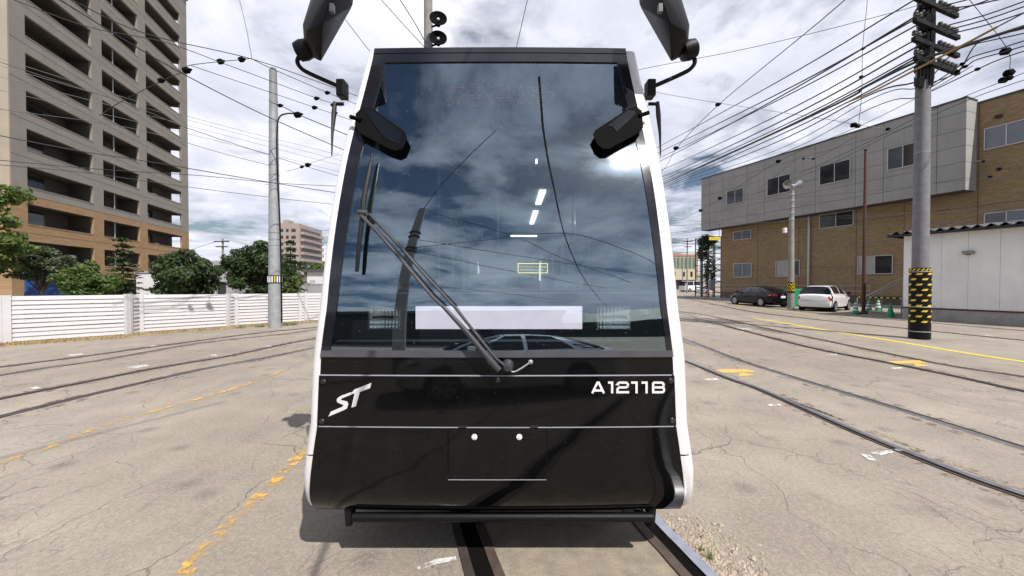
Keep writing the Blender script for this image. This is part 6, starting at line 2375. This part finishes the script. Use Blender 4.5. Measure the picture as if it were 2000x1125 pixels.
def lerpF(px, py, dy):
    p = F(px, py)
    return Vector((p.x, p.y + dy, p.z))


rows = []
for i in range(3):
    z = Z_GL0 - 0.02 + (Z_SH - Z_GL0 + 0.018) * i / 2
    rows.append([Vector((X0 + hw(z) * f, YF(z) + bulge(X0 + hw(z) * f) + 0.11, z)) for f in (-.97, -.5, 0, .5, .97)])
mb = MB().grid(rows)
mb.grid([[q + Vector((0, 0.02, 0)) for q in r] for r in reversed(rows)])
mb.build('lamp_board', M['black_deep'], tram)
# ledge lines behind the glass
p = MB()
p.box(X0 - hw(Z_SH) * .95, X0 + hw(Z_SH) * .95, YF(Z_SH) + 0.105, YF(Z_SH) + 0.75, Z_SH - 0.012, Z_SH)
p.build('dashboard', M['cab_grey'], tram)
p = MB()
p.box(X0 - hw(Z_SH) * .93, X0 + hw(Z_SH) * .95, YF(Z_SH) + 0.090, YF(Z_SH) + 0.104, Z_SH - 0.010, Z_SH - 0.003)
p.build('dashboard_edge', M['teal_grey'], tram)
zl2 = zrow(668)
p = MB()
p.box(X0 - hw(zl2) * .93, X0 + hw(zl2) * .78, YF(zl2) + 0.05, YF(zl2) + 0.10, zl2 - 0.005, zl2 + 0.002)
p.build('lamp_ledge', M['teal_grey'], tram)


def rrect(x0, x1, y0, y1, r, n=5):
    out = []
    for cx_, cy_, a in ((x1 - r, y0 + r, -90), (x1 - r, y1 - r, 0), (x0 + r, y1 - r, 90), (x0 + r, y0 + r, 180)):
        for k in range(n + 1):
            t = rad(a + 90 * k / n)
            out.append((cx_ + r * math.cos(t), cy_ + r * math.sin(t)))
    return out


M['lens'] = glass('lens', (0.95, 0.98, 0.97), 0.03)
for (a0, b0, a1, b1) in ((711, 599, 779, 646), (1169, 597, 1238, 647)):
    p0, p1 = lerpF(a0, b1, 0.05), lerpF(a1, b0, 0.05)
    yc = (p0.y + p1.y) / 2
    hl = MB()
    out = rrect(p0.x, p1.x, p0.z, p1.z, 0.024)
    inn = rrect(p0.x + .006, p1.x - .006, p0.z + .006, p1.z - .006, 0.02)
    hl.grid([[Vector((x, yc, z)) for x, z in out], [Vector((x, yc - .004, z)) for x, z in inn], [Vector((x, yc + .05, z)) for x, z in inn], [Vector((x, yc + .05, z)) for x, z in out]], close=True)
    ho = hl.build('headlight', M['bolt'], tram)
    # stepped bright reflector: facets tilted so that they catch sky, ground and dark in turn
    rf_ = MB()
    W_, Hh = p1.x - p0.x, p1.z - p0.z
    rows_ = []
    for j in range(25):
        fz = j / 24 - .5
        row = []
        for i in range(61):
            fx_ = i / 60 - .5
            dep = 0.026 * max(0.0, 1 - .50 * (2 * fx_) ** 2 - .50 * (2 * fz) ** 2)
            dep += .0018 * abs(math.sin(fx_ * math.pi * 9)) + (.006 if abs(fz) < .03 else 0) + (.0012 * math.sin(fz * 60) if fz < 0 else 0)
            row.append(Vector(((p0.x + p1.x) / 2 + fx_ * W_ * .97, yc + dep - .001, (p0.z + p1.z) / 2 + fz * Hh * .97)))
        rows_.append(row)
    rf_.grid(rows_)
    rf_.build('reflector', M['reflector'], ho, fix=False, smooth=25)
    sh = MB()
    sh.box(p0.x + .02, p1.x - .02, yc + .012, yc + .03, p0.z + Hh * .50, p0.z + Hh * .565)
    sh.build('shade_bar', M['black_matte'], ho)
    ln = MB()
    pts = rrect(p0.x + .004, p1.x - .004, p0.z + .004, p1.z - .004, 0.022)
    ln.add([Vector((x, yc - .006, z)) for x, z in pts], [tuple(range(len(pts)))])
    ln.build('lens', M['lens'], ho)

p0, p1 = lerpF(807, 645, 0.05), lerpF(1140, 599, 0.05)
yc = (p0.y + p1.y) / 2
db = MB().box(p0.x - .008, p1.x + .008, yc + 0.004, yc + .05, p0.z - .008, p1.z + .008).build('display_case', M['black_matte'], tram)
MB().box(p0.x, p1.x, yc, yc + .0035, p0.z, p1.z).build('display_panel', M['led_white'], db)
for (x, y, w, h) in ((1259, 610, 8, 5),):
    pass
ec = MB()
for st_ in ([(1254, 606), (1265, 606), (1265, 613), (1254, 613)], [(1258, 609.5), (1264, 609.5)]):
    ribbon(ec, st_, 1.2, -0.008, close=len(st_) > 2)
ec.build('glass_mark', M['highlight_mark_grey'], tram, fix=False)

# --- sticker on the glass
sk = MB()
ribbon(sk, [(1012, 515), (1069, 515), (1069, 533), (1012, 533)], 1.7, 0.001, close=True)
sk.build('sticker_border', M['sticker'], tram, fix=False)


def text_mesh(name, body, px0, px1, py_base, hpx, m, off, parent):
    cu_ = bpy.data.curves.new(name, 'FONT')
    cu_.body = body
    cu_.size = 1.0
    cu_.resolution_u = 2
    ob = bpy.data.objects.new(name + '_tmp', cu_)
    COL.objects.link(ob)
    bpy.context.view_layer.update()
    dg = bpy.context.evaluated_depsgraph_get()
    me = bpy.data.meshes.new_from_object(ob.evaluated_get(dg))
    bpy.data.objects.remove(ob)
    bpy.data.curves.remove(cu_)
    xs_ = [v.co.x for v in me.vertices]
    ys_ = [v.co.y for v in me.vertices]
    if not xs_:
        return None
    ax, bx_, ay, by = min(xs_), max(xs_), min(ys_), max(ys_)
    off0 = root_loc(parent)
    for v in me.vertices:
        x = px0 + (v.co.x - ax) / (bx_ - ax) * (px1 - px0)
        y = py_base - (v.co.y - ay) / (by - ay) * hpx
        v.co = F(x, y, off) - off0
    me.name = name
    me.materials.clear()
    me.materials.append(m)
    return link(name, me, parent)


text_mesh('sticker_text', 'ドライブレコーダー搭載車', 1015.5, 1066, 523.8, 4.4, M['sticker'], 0.001, tram)
text_mesh('sticker_text', 'DRIVE RECORDER EQUIPPED', 1016, 1064, 529.6, 3.6, M['sticker'], 0.001, tram)

# destination display behind the top of the glass (unlit face with faint red characters)
q0, q1 = lerpF(800, 194, 0.07), lerpF(1150, 146, 0.07)
yq = max(q0.y, q1.y)
MB().box(q0.x - .1, q1.x + .1, yq, yq + .12, q0.z - .03, q1.z + .03).build('destination_box', M['black_matte'], tram)
ld = MB()
cell = (q1.x - q0.x) * (225.0 / 350.0) / 74
xs0 = q0.x + (q1.x - q0.x) * (65.0 / 350.0)
RL = random.Random(3)
for ch in range(11):
    for i in range(6):
        for j in range(9):
            if RL.random() < 0.42 and not (i in (5,)):
                x = xs0 + (ch * 6.7 + i) * cell
                z = q0.z + (q1.z - q0.z) * (0.14 + 0.085 * j)
                ld.box(x, x + cell * .7, yq - .003, yq - .001, z, z + cell * .7)
ld.build('destination_dots', M['led_red'], tram)

# --- cab and saloon behind the glass
MB().box(X0 - 1.07, X0 + 1.07, 2.9, 14.4, 0.52, 0.6).build('floor', M['cab_grey'], tram)
MB().box(X0 - 0.9, X0 + 0.9, 3.05, 14.4, ZROOF - 0.28, ZROOF - 0.2).build('ceiling', M['cab_pale'], tram)
MB().box(X0 - 1.08, X0 + 1.08, 14.3, 14.4, 0.5, ZROOF).build('end_wall', M['cab_grey'], tram)
for (xa_, xb_, y, z0, z1) in ((-0.42, 0.30, 4.0, 0.5, 1.72),):
    MB().box(xa_, xb_, y, y + .04, z0, z1).build('cab_partition', M['cab_grey'], tram)
for (px, Y) in ((973, 3.6), (858, 3.7), (1150, 4.2), (1118, 5.0), (1205, 4.0), (1180, 4.6)):
    x = (px - 1000) / FPX * Y
    MB().tube([(x, Y, 0.5), (x, Y, 3.0)], 0.016, 8).build('grab_pole', M['cab_pale'], tram, smooth=60)
for (px0, px1, Y, y0, y1) in ((1128, 1140, 4.4, 480, 590), (1112, 1134, 5.5, 470, 600), (772, 784, 4.6, 515, 600), (763, 783, 4.2, 450, 525)):
    a, b = A(px0, y1, Y), A(px1, y0, Y)
    MB().box(a.x, b.x, Y, Y + .03, a.z, b.z).build('stanchion_panel', M['cab_pale'], tram)
ds_ = MB()
ds_.box(-.40, .06, 3.35, 3.47, 1.15, 1.78)
ds_.box(-.30, -.04, 3.37, 3.45, 1.82, 2.0)
ds_.box(-.42, .08, 3.0, 3.4, 1.02, 1.14)
ds_.build('driver_seat', M['black_plastic'], tram, bevel=.035)
MB().box(-.75, .55, 2.62, 2.85, 1.25, 1.60).build('control_console', M['black_plastic'], tram, bevel=.03)
for y in (5.2, 6.2, 7.2, 8.2):
    for sx_ in (-.72, .72):
        s_ = MB()
        s_.box(X0 + sx_ - .24, X0 + sx_ + .24, y, y + .45, .85, .95)
        s_.box(X0 + sx_ - .24, X0 + sx_ + .24, y + .40, y + .48, .95, 1.5)
        s_.build('seat', M['teal_grey'], tram, bevel=.03)
for (xx, ya, yb) in ((0.47, 5.9, 6.9), (0.47, 7.6, 9.2)):
    MB().box(xx - .05, xx + .05, ya, yb, ZROOF - .315, ZROOF - .282).build('ceiling_lamp', M['cabin_light'], tram)
a, b = A(1046, 318, 4.2), A(1050, 310, 4.2)
MB().box(a.x, b.x, 4.2, 4.24, a.z, b.z).build('cab_lamp', M['cabin_light'], tram)
a, b = A(997, 462, 6.0), A(1049, 459, 6.0)
MB().box(a.x, b.x, 6.0, 6.04, a.z, b.z).build('saloon_lamp', M['cabin_light'], tram)
# white box on the dashboard and the driver's cloths
a, b = A(1083, 568, 2.75), A(1139, 538, 2.75)
bx_ = thing('equipment_box', 'white metal box standing on the tram dashboard', 'box', (a.x, 2.75, Z_SH + .001))
MB().box(a.x, b.x, 2.75, 2.93, Z_SH + .001, b.z).build('case', M['cab_pale'], bx_, bevel=.006)
for k in range(3):
    x = a.x + (b.x - a.x) * (.3 + .25 * k)
    MB().box(x - .012, x + .012, 2.744, 2.7495, Z_SH + .015, Z_SH + .03).build('foot', M['black_matte'], bx_)


def cloth(label, px, py, w, h, Y):
    c = A(px, py, Y)
    mb = MB()
    ph = R.uniform(0, 6)
    rows = []
    for i in range(13):
        row = []
        for j in range(17):
            u, v = j / 16 - .5, i / 12
            x = c.x + u * w * (1 - .25 * v) + .012 * math.sin(9 * v + ph + u * 6)
            z = Z_SH + .004 + v * h * (.75 + .25 * math.sin(7 * u + ph)) * (1 - abs(u) ** 2 * 1.2)
            y = Y + .06 * v + .022 * math.sin(17 * u + 5 * v + ph) + .012 * math.sin(31 * u - 9 * v)
            row.append(Vector((x, y, z)))
        rows.append(row)
    mb.grid(rows)
    o = mb.build('cloth', M['cloth'], smooth=70)
    tag(o, label, 'cloth', None)
    return o


cloth('larger crumpled white cloth on the tram dashboard', 765, 553, .115, .085, 2.5)
cloth('small crumpled white cloth at the left end of the dashboard', 718, 560, .085, .05, 2.45)

# --- underframe, bumper bar
MB().box(X0 - .95, X0 + .95, 2.75, 14, .40, .51).build('underframe', M['black_deep'], tram)
for yy in (4.2, 6.0, 11.0):
    for sx_ in (-.56, .56):
        MB().lathe([(.30, -.05), (.30, .05), (.27, .06)], 20, Matrix.Translation((X0 + sx_, yy, .32)) @ Matrix.Rotation(rad(90), 4, 'Y')).build('wheel', M['steel_old'], tram, smooth=40)
yb = YF(.36) + .03
a, b = A(690, 1010, yb), A(1275, 1010, yb)
MB().tube([(a.x, yb, a.z), (b.x, yb, b.z)], .028, 10).build('bumper_bar', M['black_plastic'], tram, smooth=50)
for px in (682, 1272):
    a, b = A(px, 996, yb + .02), A(px, 1024, yb + .02)
    MB().tube([a + Vector((0, .03, .05)), a, b], [.03, .03, .022], 8).build('bar_bracket', M['black_plastic'], tram, smooth=40)
    MB().box(a.x - .03, a.x + .03, yb + .03, yb + .5, a.z - .02, a.z + .03).build('bar_bracket', M['black_plastic'], tram)

# --- outer mirrors on curved arms
for sgn in (1, -1):
    fxp = (lambda x: x) if sgn > 0 else (lambda x: 1938 - x)

    def q(x, y, Y):
        return A(fxp(x), y, Y)
    mr = thing('wing_mirror', 'black wing mirror housing hanging %s of the tram roof' % ('right' if sgn > 0 else 'left'), 'mirror', q(1345, 112, 2.6)) if False else None
    near = [q(1279, -45, 2.42), q(1308, 46, 2.46), q(1341, 63, 2.52), q(1347, 48, 2.58), q(1325, -2, 2.56), q(1290, -60, 2.52)]
    far_ = [q(1243, -30, 2.68), q(1249, 12, 2.70), q(1311, 121, 2.76), q(1327, 113, 2.77), q(1344, 88, 2.77), q(1320, -40, 2.70)]
    hull('wing_mirror', near + far_, M['black_plastic'], tram, bevel=.008, smooth=40)
    mo = [o for o in tram.children if o.name.startswith('wing_mirror')][-1]
    MB().lathe([(.03, -.055), (.062, -.045), (.07, 0), (.062, .045), (.03, .055)], 18, Matrix.Translation(q(1345, 98, 2.76)) @ Matrix.Rotation(rad(70), 4, 'Y')).build('mirror_knuckle', M['black_plastic'], tram, smooth=50)
    MB().tube(smooth_curve([q(1345, 100, 2.77), q(1357, 118, 2.78), q(1350, 133, 2.79), q(1330, 145, 2.80), q(1276, 169, 2.82)], 5), .015, 8).build('mirror_arm', M['black_plastic'], tram, smooth=50)
    c = q(1271, 172, 2.81)
    MB().box(c.x - .03, c.x + .03, c.y - .03, c.y + .06, c.z - .065, c.z + .055).build('mirror_bracket', M['black_plastic'], tram, bevel=.008)
    tab = q(1290, 14, 2.435)
    MB().box(tab.x - .012, tab.x + .012, tab.y - .008, tab.y + .02, tab.z - .03, tab.z + .02).build('mirror_tag', M['rubber'], tram)
    # drooping side antenna
    MB().tube([q(1266, 203, 2.78), q(1284, 203, 2.76)], .012, 6).build('marker_bracket', M['black_plastic'], tram)
    MB().tube([q(1284, 200, 2.76), q(1286, 225, 2.74), q(1289, 262, 2.70), q(1290, 304, 2.66)], [.014, .017, .009, .004], 7).build('marker_rod', M['black_plastic'], tram, smooth=50)

# --- inner mirrors in front of the glass, on the corner posts
for pts, face, post in (
    ([(699, 232), (712, 219), (730, 220), (794, 266), (799, 278), (790, 299), (777, 304), (757, 297), (704, 268), (698, 252)], [(716, 224), (731, 225), (789, 269), (785, 291), (757, 281), (738, 258)], [(690, 240), (712, 246)]),
    ([(1155, 272), (1160, 264), (1225, 221), (1238, 218), (1250, 226), (1253, 258), (1246, 268), (1187, 300), (1175, 300), (1164, 292)], [(1184, 256), (1223, 226), (1237, 227), (1236, 235), (1201, 268), (1193, 258)], [(1244, 238), (1262, 232)])):
    fr_ = [F(x, y, .045) for x, y in pts]
    cen = sum(fr_, Vector()) / len(fr_)
    bk = [cen + (q_ - cen) * .94 + Vector((0, .028, -.004)) for q_ in fr_]
    im = MB().prism(fr_, bk).build('inner_mirror', M['black_matte'], tram, bevel=.004)
    MB().add([F(x, y, .0465) for x, y in face], [tuple(range(len(face)))]).build('mirror_glass', M['car_glass'], im)
    MB().tube([F(post[0][0], post[0][1], .05), F(post[1][0], post[1][1], .05)], .014, 6).build('inner_mirror_post', M['black_matte'], tram)

# ================================================================== BEHIND THE CAMERA (seen only as reflections)
car('silver sedan parked behind the camera, mirrored in the tram front', 'sedan', 'car_silver', (-0.1, -3.2, 0), rad(164))
b = Vector((-3.3, -5.8, 0))
root = thing('utility_pole', 'pole behind the camera, mirrored in the tram windscreen', 'utility pole', b)
MB().lathe([(.21, 0), (.18, 4), (.14, 9.3)], 14, Matrix.Translation(b)).build('pole', M['concrete_pole'], root, smooth=40)
for z in (7.0, 7.3, 6.2, 6.0):
    MB().lathe([(.19, z), (.2, z + .02), (.2, z + .1), (.19, z + .12)], 14, Matrix.Translation(b)).build('band', M['galv_dark'], root)
for z in (3.6, 4.1, 4.6, 5.1):
    MB().tube([b + Vector((-.3, 0, z)), b + Vector((.3, 0, z))], .012, 5).build('step_bolt', M['galv_dark'], root)
GBK = 'wires behind the camera mirrored in the windscreen'


def wire3(pts, r=.017):
    o = MB().tube(smooth_curve(pts, 6), r, 5).build('overhead_wire', M['wire'])
    tag(o, 'overhead wire behind the camera, mirrored in the windscreen', 'overhead wire', GBK)


wire3([(.35, 2.2, 5.3), (.7, 0, 5.25), (1.6, -4, 5.2), (3.8, -11, 5.2), (9, -25, 5.2)])
wire3([(-3.3, -5.8, 6.3), (-1, -4.6, 6.0), (.75, -3.7, 5.9), (2.6, -4.6, 6.1), (7, -10, 6.4), (14, -24, 6.6)], .016)
wire3([(-3.3, -5.8, 9.2), (0, -6.5, 7.6), (2.0, -7.2, 6.2), (5, -9, 5.2)], .016)
wire3([(-3.3, -5.8, 6.9), (1.5, -8.5, 6.7), (9, -13, 6.8)], .016)
wire3([(-3.3, -5.8, 6.1), (1, -9.8, 6.0), (5.5, -14, 6.1)], .016)
wire3([(-3.3, -5.8, 9.1), (-2.2, -3.5, 9.2), (-.4, -.2, 9.5)], .014)
wire3([(-8, -4, 6.5), (-3.3, -5.8, 6.0)], .011)
wire3([(-3.3, -5.8, 4.2), (2, -12, 4.6), (8, -19, 5.0)], .011)
rows = []
RH = random.Random(5)
xs_ = [-260 + 12 * i for i in range(60)]
for lay, (dy, f) in enumerate(((0, 0.0), (-6, .55), (-30, .95), (-90, 1.0))):
    rows.append([Vector((x, -190 + dy - 0.1 * abs(x), f * max(2.0, 8 + 30 / (1 + math.exp(-(x - 20) / 22)) + RH.uniform(-1.6, 1.6) + 3 * math.sin(x * .07)))) for x in xs_])
tag(MB().grid(rows).build('hill', M['hill'], smooth=20), 'wooded hill behind the camera', kind='structure')
F9 = Frame((-26, -24), (1, .08))
ds = thing('depot_shed', 'dark tram shed behind the camera, mirrored in the lower glass', 'shed', F9.P(0, 0, 0))
p = MB(); F9.box(p, 0, 30, -8, 0, 0, 4.6); p.build('wall', M['dark_shed'], ds)
p = MB(); F9.box(p, -.4, 30.4, -8.4, .5, 4.601, 4.9); p.build('roof', M['dark_roof'], ds)
for k in range(5):
    p = MB(); F9.box(p, 1.5 + k * 5.8, 5.6 + k * 5.8, .003, .06, 0.02, 3.7); p.build('door', M['dark_roof'], ds)
